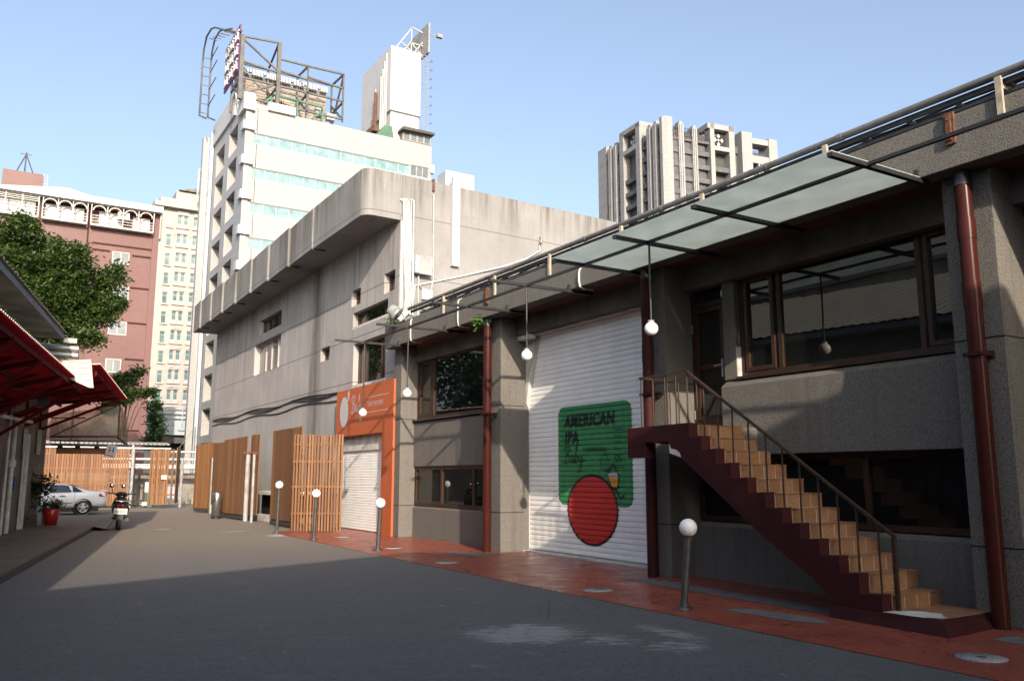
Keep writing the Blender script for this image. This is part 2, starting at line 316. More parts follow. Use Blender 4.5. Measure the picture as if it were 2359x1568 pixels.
# ------------------------------------------------------------------ mesh helpers
class MB:
    def __init__(s, M=None): s.v = []; s.f = []; s.mi = []; s.r = []; s.M = M; s.sm = []
    def add(s, vs, fs, mi=0, r=None, smooth=False):
        b = len(s.v)
        for p in vs:
            p = Vector(p); s.v.append(s.M @ p if s.M else p)
        r = random.random() if r is None else r
        for f in fs: s.f.append([i + b for i in f]); s.mi.append(mi); s.r.append(r); s.sm.append(smooth)
    def box(s, x0, x1, y0, y1, z0, z1, mi=0, r=None):
        v = [(x, y, z) for z in (z0, z1) for y in (y0, y1) for x in (x0, x1)]
        s.add(v, [(0, 2, 3, 1), (4, 5, 7, 6), (0, 1, 5, 4), (2, 6, 7, 3), (0, 4, 6, 2), (1, 3, 7, 5)], mi, r)
    def beam(s, a, b, w, h, mi=0, up=(0, 0, 1), r=None):
        a, b = Vector(a), Vector(b); d = (b - a).normalized(); up = Vector(up)
        if abs(d.dot(up)) > .98: up = Vector((1, 0, 0))
        q = d.cross(up).normalized(); u = q.cross(d)
        v = [p + q * (sx * w / 2) + u * (sz * h / 2) for p in (a, b) for sx, sz in ((-1, -1), (1, -1), (1, 1), (-1, 1))]
        s.add(v, [(3, 2, 1, 0), (4, 5, 6, 7), (0, 1, 5, 4), (1, 2, 6, 5), (2, 3, 7, 6), (3, 0, 4, 7)], mi, r)
    def tube(s, pts, rad, n=10, mi=0, cap=True, rads=None):
        pts = [Vector(p) for p in pts]; rings = []
        prev = None
        for i, p in enumerate(pts):
            d = (pts[min(i + 1, len(pts) - 1)] - pts[max(i - 1, 0)]).normalized()
            if prev is None: prev = Vector((0, 0, 1)) if abs(d.z) < .9 else Vector((1, 0, 0))
            q = (prev - d * prev.dot(d)).normalized(); prev = q; u = d.cross(q)
            rr = rads[i] if rads else rad
            rings.append([p + (q * math.cos(2 * math.pi * k / n) + u * math.sin(2 * math.pi * k / n)) * rr for k in range(n)])
        vs = [x for rg in rings for x in rg]; fs = []
        for i in range(len(pts) - 1):
            for k in range(n): fs.append((i * n + k, i * n + (k + 1) % n, (i + 1) * n + (k + 1) % n, (i + 1) * n + k))
        s.add(vs, fs, mi, smooth=True)
        if cap: s.add(rings[0], [tuple(range(n))[::-1]], mi); s.add(rings[-1], [tuple(range(n))], mi)
    def lathe(s, c, prof, n=20, mi=0, axis='z'):
        vs = []; fs = []; c = Vector(c)
        for (r, h) in prof:
            for k in range(n):
                a = 2 * math.pi * k / n; x, y = r * math.cos(a), r * math.sin(a)
                vs.append(c + Vector((x, y, h) if axis == 'z' else ((h, x, y) if axis == 'x' else (x, h, y))))
        for i in range(len(prof) - 1):
            for k in range(n): fs.append((i * n + k, i * n + (k + 1) % n, (i + 1) * n + (k + 1) % n, (i + 1) * n + k))
        s.add(vs, fs, mi, smooth=True)
    def sphere(s, c, r, n=20, mi=0, sz=1.):
        s.lathe(c, [(max(1e-4, r * math.sin(math.pi * i / 12)), -r * sz * math.cos(math.pi * i / 12)) for i in range(13)], n, mi)
    def prism(s, poly, axis, a, b, mi=0, r=None):
        # poly in the two other axes (kept in x,y,z order), extruded along axis
        n = len(poly)
        def P(p, t): return (t, p[0], p[1]) if axis == 'x' else ((p[0], t, p[1]) if axis == 'y' else (p[0], p[1], t))
        vs = [P(p, a) for p in poly] + [P(p, b) for p in poly]
        fs = [tuple(range(n))[::-1], tuple(range(n, 2 * n))] + [(i, (i + 1) % n, n + (i + 1) % n, n + i) for i in range(n)]
        s.add(vs, fs, mi, r)
    def quad(s, a, b, c, d, mi=0, r=None): s.add([a, b, c, d], [(0, 1, 2, 3)], mi, r)
    def wall(s, O, U, Nn, W, z0, z1, holes, depth, mi=0, rmi=None):
        # a vertical wall sheet with rectangular openings and reveals; U along, Nn points inward
        O, U, Nn = Vector(O), Vector(U), Vector(Nn); rmi = mi if rmi is None else rmi
        us = sorted({0, W} | {h[0] for h in holes} | {h[1] for h in holes}); zs = sorted({z0, z1} | {h[2] for h in holes} | {h[3] for h in holes})
        P = lambda u, z, d=0: O + U * u + Nn * d + Vector((0, 0, z))
        for i in range(len(us) - 1):
            j = 0
            while j < len(zs) - 1:
                uc = (us[i] + us[i + 1]) / 2
                ins = lambda jj: any(h[0] < uc < h[1] and h[2] < (zs[jj] + zs[jj + 1]) / 2 < h[3] for h in holes)
                if ins(j): j += 1; continue
                k = j
                while k + 1 < len(zs) - 1 and not ins(k + 1): k += 1
                s.quad(P(us[i], zs[j]), P(us[i + 1], zs[j]), P(us[i + 1], zs[k + 1]), P(us[i], zs[k + 1]), mi, .5); j = k + 1
        for (a, b, c, d) in holes:
            for (p, q) in (((a, c), (b, c)), ((b, c), (b, d)), ((b, d), (a, d)), ((a, d), (a, c))):
                s.quad(P(*p), P(*q), P(*q, depth), P(*p, depth), rmi, .5)
    def build(s, name, mats, parent=None, origin=None, bevel=0):
        if parent is not None: origin = Vector(parent.location) if parent.parent is None else Vector(parent['_o'])
        elif origin is None:
            xs = [p.x for p in s.v]; ys = [p.y for p in s.v]; zs = [p.z for p in s.v]
            origin = Vector(((min(xs) + max(xs)) / 2, (min(ys) + max(ys)) / 2, min(zs)))
        origin = Vector(origin)
        me = bpy.data.meshes.new(name); me.from_pydata([p - origin for p in s.v], [], s.f); 
        for x in (mats if isinstance(mats, (list, tuple)) else [mats]): me.materials.append(x)
        me.polygons.foreach_set('material_index', s.mi); me.polygons.foreach_set('use_smooth', s.sm)
        at = me.attributes.new('rnd', 'FLOAT', 'FACE'); at.data.foreach_set('value', s.r)
        me.update()
        o = bpy.data.objects.new(name, me); COL.objects.link(o)
        if parent is None: o.location = origin
        else: o.parent = parent; ORG[o.name] = origin
        o['_o'] = tuple(origin)
        if bevel:
            md = o.modifiers.new('bevel', 'BEVEL'); md.width = bevel; md.segments = 2; md.limit_method = 'ANGLE'
        return o
ORG = {}
def thing(name, loc, label, cat, group=None):
    o = bpy.data.objects.new(name, None); COL.objects.link(o); o.location = loc; o.empty_display_size = .3
    return tag(o, label, cat, group)
def tag(o, label, cat, group=None, kind=None):
    if label: o['label'] = label
    if cat: o['category'] = cat
    if group: o['group'] = group
    if kind: o['kind'] = kind
    return o
def dup(root, delta, label=None):
    def cp(o, par):
        c = o.copy(); COL.objects.link(c)
        if par is not None: c.parent = par
        for ch in o.children: cp(ch, c)
        return c
    r = cp(root, None); r.location = Vector(root.location) + Vector(delta)
    if label: r['label'] = label
    return r
def one(name, mb, mats, label, cat, group=None, kind=None, bevel=0, origin=None):
    return tag(mb.build(name, mats, None, origin, bevel), label, cat, group, kind)
def structure(name, mb, mats): return tag(mb.build(name, mats), None, None, None, 'structure')
def rect_window(parent, O, U, Nn, u0, u1, z0, z1, depth, fw=.06, mull=(), trans=(), fm='brown_frame', gm='dark_glass', sunk=.03, name='window'):
    # frame set at 'depth' behind the plane, its pane a sub-part
    O, U, Nn = Vector(O), Vector(U), Vector(Nn)
    if (u1 - u0) < 0: u0, u1 = u1, u0
    f = MB(); P = lambda u, z, d: O + U * u + Nn * d + Vector((0, 0, z))
    def bar(ua, ub, za, zb, d0=depth - .02, d1=depth + .07):
        v = [P(u, z, d) for z in (za, zb) for d in (d0, d1) for u in (ua, ub)]
        f.add(v, [(0, 2, 3, 1), (4, 5, 7, 6), (0, 1, 5, 4), (2, 6, 7, 3), (0, 4, 6, 2), (1, 3, 7, 5)])
    bar(u0, u0 + fw, z0, z1); bar(u1 - fw, u1, z0, z1); bar(u0 + fw, u1 - fw, z0, z0 + fw); bar(u0 + fw, u1 - fw, z1 - fw, z1)
    for c in mull: bar(c - fw / 2, c + fw / 2, z0 + fw, z1 - fw, depth - .017)
    for z in trans: bar(u0 + fw, u1 - fw, z - fw / 2, z + fw / 2, depth - .014)
    o = f.build(name, m_[fm], parent)
    g = MB(); g.quad(P(u0 + fw * .5, z0 + fw * .5, depth + sunk), P(u1 - fw * .5, z0 + fw * .5, depth + sunk), P(u1 - fw * .5, z1 - fw * .5, depth + sunk), P(u0 + fw * .5, z1 - fw * .5, depth + sunk))
    g.build('pane', m_[gm], o)
    return o
def text_bm(body, size, shear=0., bold=0., sx=1.0, gap=1.0):
    cu = bpy.data.curves.new('lettering', 'FONT'); cu.body = body; cu.size = size; cu.shear = shear; cu.offset = bold; cu.resolution_u = 3; cu.space_character = gap
    to = bpy.data.objects.new('lettering', cu); COL.objects.link(to)
    dg = bpy.context.evaluated_depsgraph_get(); me = bpy.data.meshes.new_from_object(to.evaluated_get(dg))
    vs = [(v.co.x * sx, v.co.y) for v in me.vertices]; fs = [tuple(p.vertices) for p in me.polygons]
    bpy.data.objects.remove(to); bpy.data.curves.remove(cu); bpy.data.meshes.remove(me)
    return vs, fs
def leaf_cloud(mb, blobs, n, size, mi=0, dark=.35, flat=.5):
    # many leaf-sized faces spread in clumps through each blob's volume
    tot = sum(b[3] ** 2 for b in blobs)
    for (x, y, z, r, q) in blobs:
        k = max(3, int(n * r * r / tot)); ncl = max(3, k // 14)
        for _ in range(ncl):
            d = Vector((random.gauss(0, 1), random.gauss(0, 1), random.gauss(0, 1))).normalized() * (r * random.uniform(.45, 1.05))
            c = Vector((x, y, z)) + Vector((d.x, d.y, d.z * q)); tone = min(1, max(0, random.gauss(.45, .25)))
            for _ in range(14):
                p = c + Vector((random.gauss(0, 1), random.gauss(0, 1), random.gauss(0, .7))) * size * 1.5
                a = Vector((random.gauss(0, 1), random.gauss(0, 1), random.gauss(0, flat))).normalized(); 
                b = a.cross(Vector((random.gauss(0, .6), random.gauss(0, .6), 1))).normalized(); L = size * random.uniform(.7, 1.3)
                mb.add([p - a * L, p + b * L * .45, p + a * L, p - b * L * .45], [(0, 1, 2, 3)], mi, min(1, max(0, tone + random.gauss(0, .15))))
X_, Y_, Z_ = Vector((1, 0, 0)), Vector((0, 1, 0)), Vector((0, 0, 1))
# ------------------------------------------------------------------ ground
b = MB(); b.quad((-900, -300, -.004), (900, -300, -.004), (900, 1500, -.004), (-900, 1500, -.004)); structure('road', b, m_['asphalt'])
b = MB()
edge = [(7.2, -6), (7.2, 3.9), (7.21, 8), (7.24, 16.2), (7.30, 20), (7.36, 23), (7.42, 25.9), (7.9, 26.25), (10.1, 26.3), (10.72, 26.0), (10.72, -6)]
b.add([(x, y, .002) for x, y in edge], [tuple(range(len(edge)))]); structure('pavement', b, m_['red_paving'])
b = MB()
b.add([(8.98, 11.25, .006), (8.80, 6.78, .006), (9.2, 6.7, .006), (9.42, 10.9, .006)], [(0, 1, 2, 3)])
b.add([(8.62, 16.9, .006), (8.9, 15.75, .006), (9.45, 15.9, .006), (9.3, 16.4, .006), (8.95, 17.2, .006)], [(0, 1, 2, 3, 4)])
b.add([(8.9, 5.15, .006), (8.9, 3.5, .006), (9.3, 3.5, .006), (9.3, 5.15, .006)], [(0, 1, 2, 3)])
b.add([(8.0, 8.1, .006), (8.05, 7.0, .006), (8.3, 6.6, .006), (8.5, 7.0, .006), (8.35, 7.9, .006)], [(0, 1, 2, 3, 4)])
structure('path', b, m_['grey_strip'])
for i, (x, y, r, lb) in enumerate(((7.95, 4.70, .22, 'speckled round cover in the red paving nearest the bottom right corner'),
        (7.79, 10.31, .22, 'speckled round cover in the red paving in front of the mural shutter'),
        (7.76, 15.1, .22, 'speckled round cover beside the asphalt edge near the first red downpipe'),
        (8.22, 18.73, .2, 'speckled round cover in sunlit paving just right of a globe bollard'),
        (8.53, 22.93, .2, 'farthest small speckled cover in front of the little roller door'))):
    t = thing('manhole_cover', (x, y, 0), lb, 'manhole cover', 'round covers set in the red paving')
    b = MB(); b.lathe((x, y, 0), [(.001, .010), (r, .010), (r, .003)], 40); b.build('lid', m_['cover'], t)
    b = MB(); b.lathe((x, y, 0), [(.03, .0125), (.045, .0125)], 20); b.box(x - .05, x + .05, y - .006, y + .006, .0112, .0135); b.build('lifting_ring', m_['dark_metal'], t)
# ------------------------------------------------------------------ the brewery building on the right
BR = thing('brewery_building', (9.8, 13, 0), 'low pebble rendered brewery building with columns, brown windows and a mural roller door', 'building')
YN, YF = -7.0, 22.45
b = MB(); b.box(9.45, 9.75, YN, YF, 5.26, 5.90); b.build('fascia', m_['pebble'], BR, bevel=.012)
b = MB(); b.box(9.75, 22, YN, YF, 5.30, 5.62); b.build('roof', m_['conc'], BR)
b = MB(); b.box(9.752, 10.198, YN, YF, 5.262, 5.298); b.build('soffit', m_['soffit'], BR)
b = MB(); b.box(10.2, 10.5, YN, YF, 4.86, 5.298); b.build('header_beam', m_['dark_beam'], BR)
# columns
for k, y in enumerate((5.19, 10.9, 16.45, 21.95, -.35, -5.9)):
    c = MB(); w1 = .6 if k != 3 else .5
    c.prism([(9.78, y), (9.78, y + w1), (10.45, y + w1 + .02), (10.55, y + w1), (10.55, y + .02), (10.45, y)], 'z', 0, 5.26)
    for zz in (.86, 3.24): pass
    o = c.build('column', m_['pebble'], BR, bevel=.012)
    for zz in (.86, 3.24): g = MB(); g.box(9.776, 10.4, y - .003, y + w1 + .003, zz - .007, zz + .007); g.build('joint', m_['dark_void'], o)
# bay with the stairs
b = MB()
b.prism([(10.2, 1.99), (10.2, 3.10), (10.36, 3.22), (10.55, 3.22), (10.55, 1.99)], 'y', 5.78, 10.05)
b.build('wall_panel', m_['pebble'], BR, bevel=.01)
b = MB(); b.prism([(10.30, 0), (10.30, .84), (10.42, .90), (10.7, .90), (10.7, 0)], 'y', 5.78, 10.9); b.build('wall_panel', m_['pebble'], BR)
b = MB(); b.box(10.30, 10.6, 9.785, 10.05, 3.222, 4.86); b.build('wall_panel', m_['pebble'], BR)
b = MB(); b.box(10.85, 11.1, YN, 12, 0, 5.3); b.box(11.0, 11.2, 12, YF, 0, 5.3); b.build('back_wall', m_['dark_void'], BR)
b = MB(); b.box(10.3, 10.6, 10.055, 10.9, 2.3, 2.418); b.build('door_step', m_['stair_tile'], BR)
rect_window(BR, (10.36, 0, 0), Y_, X_, 6.0, 9.77, 3.25, 4.93, .06, .075, (6.57, 8.95), (), sunk=.02)
def casement(x, a, c, z0, z1, w_):
    f = MB(); f.box(x, x + .054, a, a + w_, z0, z1); f.box(x, x + .054, c - w_, c, z0, z1); f.box(x + .001, x + .053, a + w_, c - w_, z0, z0 + w_); f.box(x + .001, x + .053, a + w_, c - w_, z1 - w_, z1)
    f.build('casement', m_['brown_frame'], BR)
casement(10.385, 9.05, 9.66, 3.33, 4.85, .065); casement(10.385, 6.05, 6.48, 3.33, 4.85, .065)
b = MB(); b.box(10.27, 10.40, 5.8, 9.77, 3.205, 3.252); b.build('window_sill', m_['brown_frame'], BR)
b = MB(); b.box(10.30, 10.43, 9.765, 9.785, 3.25, 3.75); b.build('jamb_trim', m_['white_plaster'], BR)
rect_window(BR, (10.42, 0, 0), Y_, X_, 6.0, 10.88, .92, 1.99, .04, .085, (7.6, 9.2), (), 'brown_frame', 'dim_glass')
# lettering on the big pane
# glazed door above the stair
d = MB(); X0 = 10.40
for (a, c, e, g) in ((10.055, 10.13, 2.42, 4.93), (10.82, 10.90, 2.42, 4.93), (10.13, 10.82, 2.42, 2.58), (10.13, 10.82, 4.86, 4.93), (10.13, 10.82, 4.56, 4.64), (10.13, 10.82, 3.46, 3.54)): d.box(X0, X0 + .06, a, c, e, g)
d.box(X0 - .012, X0 + .03, 10.14, 10.21, 2.60, 4.54); d.box(X0 - .012, X0 + .03, 10.74, 10.81, 2.60, 4.54); d.box(X0 - .011, X0 + .03, 10.21, 10.74, 2.60, 2.68); d.box(X0 - .011, X0 + .03, 10.21, 10.74, 4.46, 4.54)
dr = d.build('door', m_['brown_frame'], BR)
g = MB(); g.quad((X0 + .035, 10.1, 2.5), (X0 + .035, 10.85, 2.5), (X0 + .035, 10.85, 4.9), (X0 + .035, 10.1, 4.9)); g.build('pane', m_['dark_glass'], dr)
h = MB(); h.box(X0 - .03, X0 - .0125, 10.155, 10.195, 3.30, 3.60); h.tube([(X0 - .03, 10.175, 3.50), (X0 - .075, 10.175, 3.50), (X0 - .078, 10.31, 3.49)], .012, 8); h.build('handle', m_['white_metal'], dr)
h = MB(); h.box(X0 - .02, X0 - .0005, 10.87, 10.89, 2.62, 2.78); h.box(X0 - .02, X0 - .0005, 10.87, 10.89, 4.12, 4.28); h.build('hinge', m_['galv'], dr)
# bay 0 at the right edge
b = MB(); b.box(10.45, 10.6, .3, 5.19, 0, 4.86); b.build('timber_panel', m_['brown_frame'], BR)
# mural bay: roller door with slat profile
PITCH, SZ0, SZ1, SX = .107, .05, 4.84, 10.58
KEYS = ((0, -.006), (.010, .015), (.050, .019), (.088, .016), (.097, -.006))
def slat_off(z):
    t = (z - SZ0) % PITCH; ks = KEYS + ((PITCH, -.006),)
    for (a, p), (c, q) in zip(ks, ks[1:]):
        if t <= c + 1e-9: return p + (q - p) * (t - a) / (c - a)
    return 0
cuts = []
z = SZ0
while z < SZ1:
    for k, _ in KEYS: cuts.append(min(z + k, SZ1))
    z += PITCH
cuts = sorted(set(round(c, 5) for c in cuts))
b = MB()
def left_edge(z): return 16.47 if z < 3.2 else 16.47 - (z - 3.2) * .285
vs = []; fs = []
for c in cuts: vs += [(SX - slat_off(c), 11.5, c), (SX - slat_off(c), left_edge(c), c)]
for i in range(len(cuts) - 1): fs.append((2 * i, 2 * i + 1, 2 * i + 3, 2 * i + 2))
b.add(vs, fs)
SH = b.build('roller_door', m_['shutter_white'], BR)
b = MB(); b.box(SX - .05, SX - .02, 11.5, 16.47, .006, .05); b.build('bottom_bar', m_['white_metal'], SH)
b = MB(); b.prism([(16.478, .004), (16.478, 3.18), (16.02, 4.86), (16.45, 4.86), (16.50, 3.2), (16.50, .004)], 'x', 10.50, 10.62); b.prism([(16.40, .004), (16.40, 4.86), (16.52, 4.86), (16.52, .004)], 'x', 10.552, 10.60) if False else None
b.prism([(16.44, 3.3), (16.05, 4.86), (16.49, 4.86), (16.49, 3.3)], 'x', 10.46, 10.499); b.box(10.44, 10.56, 16.482, 16.54, .002, 4.86)
b.build('door_jamb', m_['white_plaster'], BR)
b = MB(); b.box(10.38, 10.6, 11.5, 16.45, 4.842, 4.858); b.build('lintel', m_['white_plaster'], BR)
b = MB(); b.box(10.22, 10.36, 15.9, 16.44, 4.74, 4.84); b.build('lamp_housing', m_['white_plaster'], BR)
b = MB(); b.box(10.36, 10.72, 11.5, 16.55, .001, .028); b.build('door_threshold', m_['white_plaster'], BR)
def onto_shutter(name, vs, fs, layer, mt, parent):
    bm = bmesh.new(); V = [bm.verts.new((0, y, z)) for y, z in vs]
    for f in fs:
        try: bm.faces.new([V[i] for i in f])
        except ValueError: pass
    zl, zh = min(p[1] for p in vs), max(p[1] for p in vs)
    for c in cuts:
        if zl < c < zh:
            bmesh.ops.bisect_plane(bm, geom=bm.verts[:] + bm.edges[:] + bm.faces[:], plane_co=(0, 0, c), plane_no=(0, 0, 1))
    mb = MB(); bm.verts.index_update()
    mb.add([(SX - slat_off(v.co.z) - .0012 * layer - .001, v.co.y, v.co.z) for v in bm.verts], [tuple(v.index for v in f.verts) for f in bm.faces], 0, .5)
    bm.free(); return mb.build(name, m_[mt], parent)
MY0, MY1, MZ0, MZ1 = 12.80, 15.31, 1.06, 3.13      # mural panel; its left edge is at larger y
def rrect(a, c, e, g, r, n=6):
    p = []
    for (cx, cy, s) in ((c - r, g - r, 0), (a + r, g - r, 90), (a + r, e + r, 180), (c - r, e + r, 270)):
        for i in range(n + 1): t = R(s + 90 * i / n); p.append((cx + r * math.cos(t), cy + r * math.sin(t)))
    return p
p = rrect(MY0, MY1, MZ0, MZ1, .2); onto_shutter('mural_panel', p, [tuple(range(len(p)))], 1, 'green_paint', SH)
def lay(body, size, y, z, shear=0, bold=0, sx=1., gap=1.):
    v, f = text_bm(body, size, shear, bold, sx, gap); return [(y - a, z + c) for a, c in v], f
V, F = [], []
def acc(r_):
    v, f = r_; n = len(V); V.extend(v); F.extend(tuple(i + n for i in q) for q in f)
for q_, dy in enumerate((0, .009, -.009)):
    V, F = [], []; acc(lay('AMERICAN', .37, 15.06 + dy, 2.69, .12, .0145, .84, 1.16)); acc(lay('IPA', .37, 15.06 + dy, 2.34, .12, .0145, .84, 1.16))
    if q_ < 2: onto_shutter('mural_title', V, F, 3 + q_ * .5, 'ink', SH)
onto_shutter('mural_title', V, F, 4, 'ink', SH); V, F = [], []
acc(lay('TAIPEI BREWERY', .13, 14.40, 2.15, .1, .003, .80))
for i, (s_, q) in enumerate((('TAIWAN', .085), ('35 IBU', .09), ('27 EBC', .09), ('330 ml', .08))): acc(lay(s_, q, 13.36, 2.54 - i * .125, .05, .001, .9))
acc(lay('5%', .22, 13.36, 1.93, .1, .004, .85)); acc(lay('ALC/VOL', .085, 13.36, 1.80, .05, .001, .9))
def stroke(pts, wd):
    pts = [Vector((p[0], p[1])) for p in pts]; L_ = []; 
    for i, q in enumerate(pts):
        d = (pts[min(i + 1, len(pts) - 1)] - pts[max(i - 1, 0)]).normalized(); nn = Vector((-d.y, d.x)) * wd / 2
        L_ += [tuple(q + nn), tuple(q - nn)]
    return L_, [(2 * i, 2 * i + 1, 2 * i + 3, 2 * i + 2) for i in range(len(pts) - 1)]
def spl(P, n=6):
    out = []
    for i in range(len(P) - 1):
        a, p0, p1, c = P[max(i - 1, 0)], P[i], P[i + 1], P[min(i + 2, len(P) - 1)]
        for k in range(n):
            t = k / n; out.append(tuple(.5 * (2 * p0[j] + (p1[j] - a[j]) * t + (2 * a[j] - 5 * p0[j] + 4 * p1[j] - c[j]) * t * t + (3 * p0[j] - a[j] - 3 * p1[j] + c[j]) * t ** 3) for j in (0, 1)))
    return out + [P[-1]]
SCRIPT = [[(.22, .95), (.16, .5), (.05, .03), (-.05, .08)], [(0, .62), (.02, .85), (.3, 1.0), (.5, .85), (.38, .6), (.2, .54), (.42, .46), (.42, .15), (.2, .0), (.08, .12)],
          [(.85, .42), (.68, .45), (.6, .18), (.72, .04), (.86, .36), (.84, .1), (.94, .05)], [(.94, .05), (1.2, .85), (1.22, 1.02), (1.12, .8), (1.05, .12), (1.18, .02), (1.3, .25), (1.2, .4), (1.36, .36)],
          [(1.42, .44), (1.42, .15), (1.54, .1), (1.68, .46), (1.56, -.3), (1.38, -.5), (1.34, -.32), (1.6, -.02), (1.85, .2)]]
def script(y, z, s_, wd):
    vv, ff = [], []
    for st in SCRIPT:
        v, f = stroke([(y - p[0] * s_, z + p[1] * s_) for p in spl(st)], wd); n = len(vv); vv += v; ff += [tuple(i + n for i in q) for q in f]
    return vv, ff
acc(script(15.06, 1.92, .37, .03))
onto_shutter('mural_lettering', V, F, 3, 'ink', SH); V, F = [], []
# hop cone outline, plain ball, tilted beer glass
def loop(pts, wd): return stroke(list(pts) + [pts[0], pts[1]], wd)
hx, hz = 13.66, 1.92
acc(loop([(hx + .14 * math.cos(t) * (1 - .12 * math.sin(t)), hz + .17 * math.sin(t)) for t in [2 * math.pi * i / 18 for i in range(18)]], .022))
for q in ([(hx + .10, hz + .02), (hx + .05, hz - .05), (hx, hz + .02), (hx - .05, hz - .05), (hx - .10, hz + .02)], [(hx + .08, hz - .08), (hx, hz - .15), (hx - .08, hz - .08)], [(hx, hz + .17), (hx - .03, hz + .26)], [(hx + .07, hz + .1), (hx, hz + .04), (hx - .07, hz + .1)]): acc(stroke(q, .02))
onto_shutter('mural_hop', V, F, 3, 'ink', SH)
bx, bz, br_ = 14.12, .98, .86
def disc(cx, cy, rx, ry, n=40): return [(cx + rx * math.cos(2 * math.pi * i / n), cy + ry * math.sin(2 * math.pi * i / n)) for i in range(n)]
p = disc(bx, bz, br_, .72); onto_shutter('mural_ball_outline', p, [tuple(range(len(p)))], 4, 'ink', SH)
p = disc(bx, bz, br_ - .05, .67); onto_shutter('mural_ball', p, [tuple(range(len(p)))], 5, 'red_ink', SH)
gl = [(13.47, 1.42), (13.62, 1.70), (13.40, 1.94), (13.20, 1.66), (13.22, 1.44), (13.33, 1.36)]
def shrink(P, k): cx = sum(p[0] for p in P) / len(P); cy = sum(p[1] for p in P) / len(P); return [(cx + (p[0] - cx) * k, cy + (p[1] - cy) * k) for p in P]
onto_shutter('mural_glass_outline', gl, [tuple(range(6))], 4, 'ink', SH)
q = shrink(gl, .74); onto_shutter('mural_glass', q, [tuple(range(6))], 5, 'green_paint', SH)
q2 = [(13.45, 1.46), (13.56, 1.64), (13.26, 1.63), (13.26, 1.48), (13.34, 1.42)]; onto_shutter('mural_beer', q2, [tuple(range(5))], 6, 'amber', SH)
q3 = [(13.55, 1.63), (13.58, 1.71), (13.27, 1.73), (13.25, 1.63)]; onto_shutter('mural_foam', q3, [tuple(range(4))], 7, 'white_paint', SH)
v, f = stroke([(13.33, 1.40), (13.18, 1.22), (13.06, 1.30)], .05); onto_shutter('mural_glass_stem', v, f, 4, 'ink', SH)
# third bay with two windows
b = MB(); b.prism([(10.2, 1.93), (10.2, 3.13), (10.3, 3.17), (10.55, 3.17), (10.55, 1.93)], 'y', 17.05, 21.95); b.build('wall_panel', m_['pebble'], BR)
b = MB(); b.prism([(10.2, 0), (10.2, .80), (10.27, .85), (10.6, .85), (10.6, 0)], 'y', 17.05, 21.95); b.build('wall_panel', m_['pebble'], BR)
b = MB(); b.box(10.13, 10.36, 17.05, 21.95, 3.172, 3.225); b.build('window_sill', m_['dark_metal'], BR)
rect_window(BR, (10.22, 0, 0), Y_, X_, 17.05, 21.93, 3.225, 4.9, .08, .08, (20.95,), ())
casement(10.28, 21.02, 21.84, 3.30, 4.83, .08)
rect_window(BR, (10.2, 0, 0), Y_, X_, 17.05, 21.94, .85, 1.925, .06, .09, (20.3, 18.55), ())
# downpipes
for k, (x, y, zt) in enumerate(((9.60, 16.74, 5.26), (9.60, 11.16, 5.26), (9.655, 5.45, 5.26))):
    c = MB(); c.tube([(x, y, 0), (x, y, zt - .18)], .095, 20); c.tube([(x, y, 3.6), (x, y, 3.9)], .102, 20); c.tube([(x, y, zt - .85), (x, y, zt - .6)], .103, 20)
    o = c.build('downpipe', m_['pipe_red'] if k != 1 else m_['maroon'], BR)
    c = MB(); c.tube([(x, y, zt - .19), (x, y, zt - .02)], .104, 20, rads=[.104, .085]); c.build('pipe_collar', m_['black_steel'], o)
    c = MB(); c.box(x - .115, x + .115, y - .115, y + .115, 3.02, 3.06); c.box(x + .08, 9.79, y - .13, y - .09, 3.0, 3.08); c.build('pipe_clamp', m_['maroon'], o)
for y in (16.5, 5.42):
    c = MB(); c.box(9.415, 9.449, y - .06, y + .06, 5.54, 5.93); c.box(9.395, 9.4148, y - .03, y + .03, 5.58, 5.9); c.sphere((9.40, y, 5.66), .014, 8); c.sphere((9.40, y, 5.83), .014, 8); c.build('anchor_plate', m_['rust'], BR)
# ------------------------------------------------------------------ stair
ST = thing('staircase', (9.3, 7.8, 0), 'maroon concrete staircase with wood coloured tiles and a thin brown railing', 'staircase')
ys = [9.27, 9.02, 8.75, 8.47, 8.18, 7.88, 7.61, 7.34, 7.06, 6.79, 6.53, 6.25]
zs = [2.41, 2.21, 2.02, 1.82, 1.62, 1.43, 1.24, 1.06, .88, .70, .52, .31, .14]
poly = [(10.68, 2.41), (10.68, 1.94), (10.26, 1.94), (10.26, 2.17), (9.72, 2.17), (9.72, 1.98), (9.43, 1.91), (8.89, 1.53), (7.9, .84), (7.53, .63), (7.16, .40), (6.93, .2), (6.93, .02), (6.12, .02), (6.12, .14), (6.25, .14)]
up = []
for i in range(11, -1, -1):
    up += [(ys[i] - .012, zs[i + 1]), (ys[i] - .012, zs[i])] if False else [(ys[i], zs[i + 1] + .0), (ys[i], zs[i] + .02)]
poly = poly[:-1] + up
b = MB(); b.prism(poly, 'x', 8.72, 8.90); b.build('stringer', m_['maroon'], ST)
b = MB()
poly2 = [(10.6, 2.40), (10.6, 2.2), (9.5, 2.1), (9.3, 1.9), (7.0, .25), (6.9, .02), (6.2, .02), (6.2, .13)]
up = []
for i in range(11, -1, -1): up += [(ys[i] + .012, zs[i + 1] - .01), (ys[i] + .012, zs[i] - .01)]
b.prism(poly2[:-1] + up, 'x', 8.902, 9.82); b.build('stair_core', m_['maroon'], ST)
b = MB(); b.box(9.825, 10.3, 9.32, 10.6, 2.0, 2.40); b.build('landing', m_['pebble'], ST)
tl = MB()
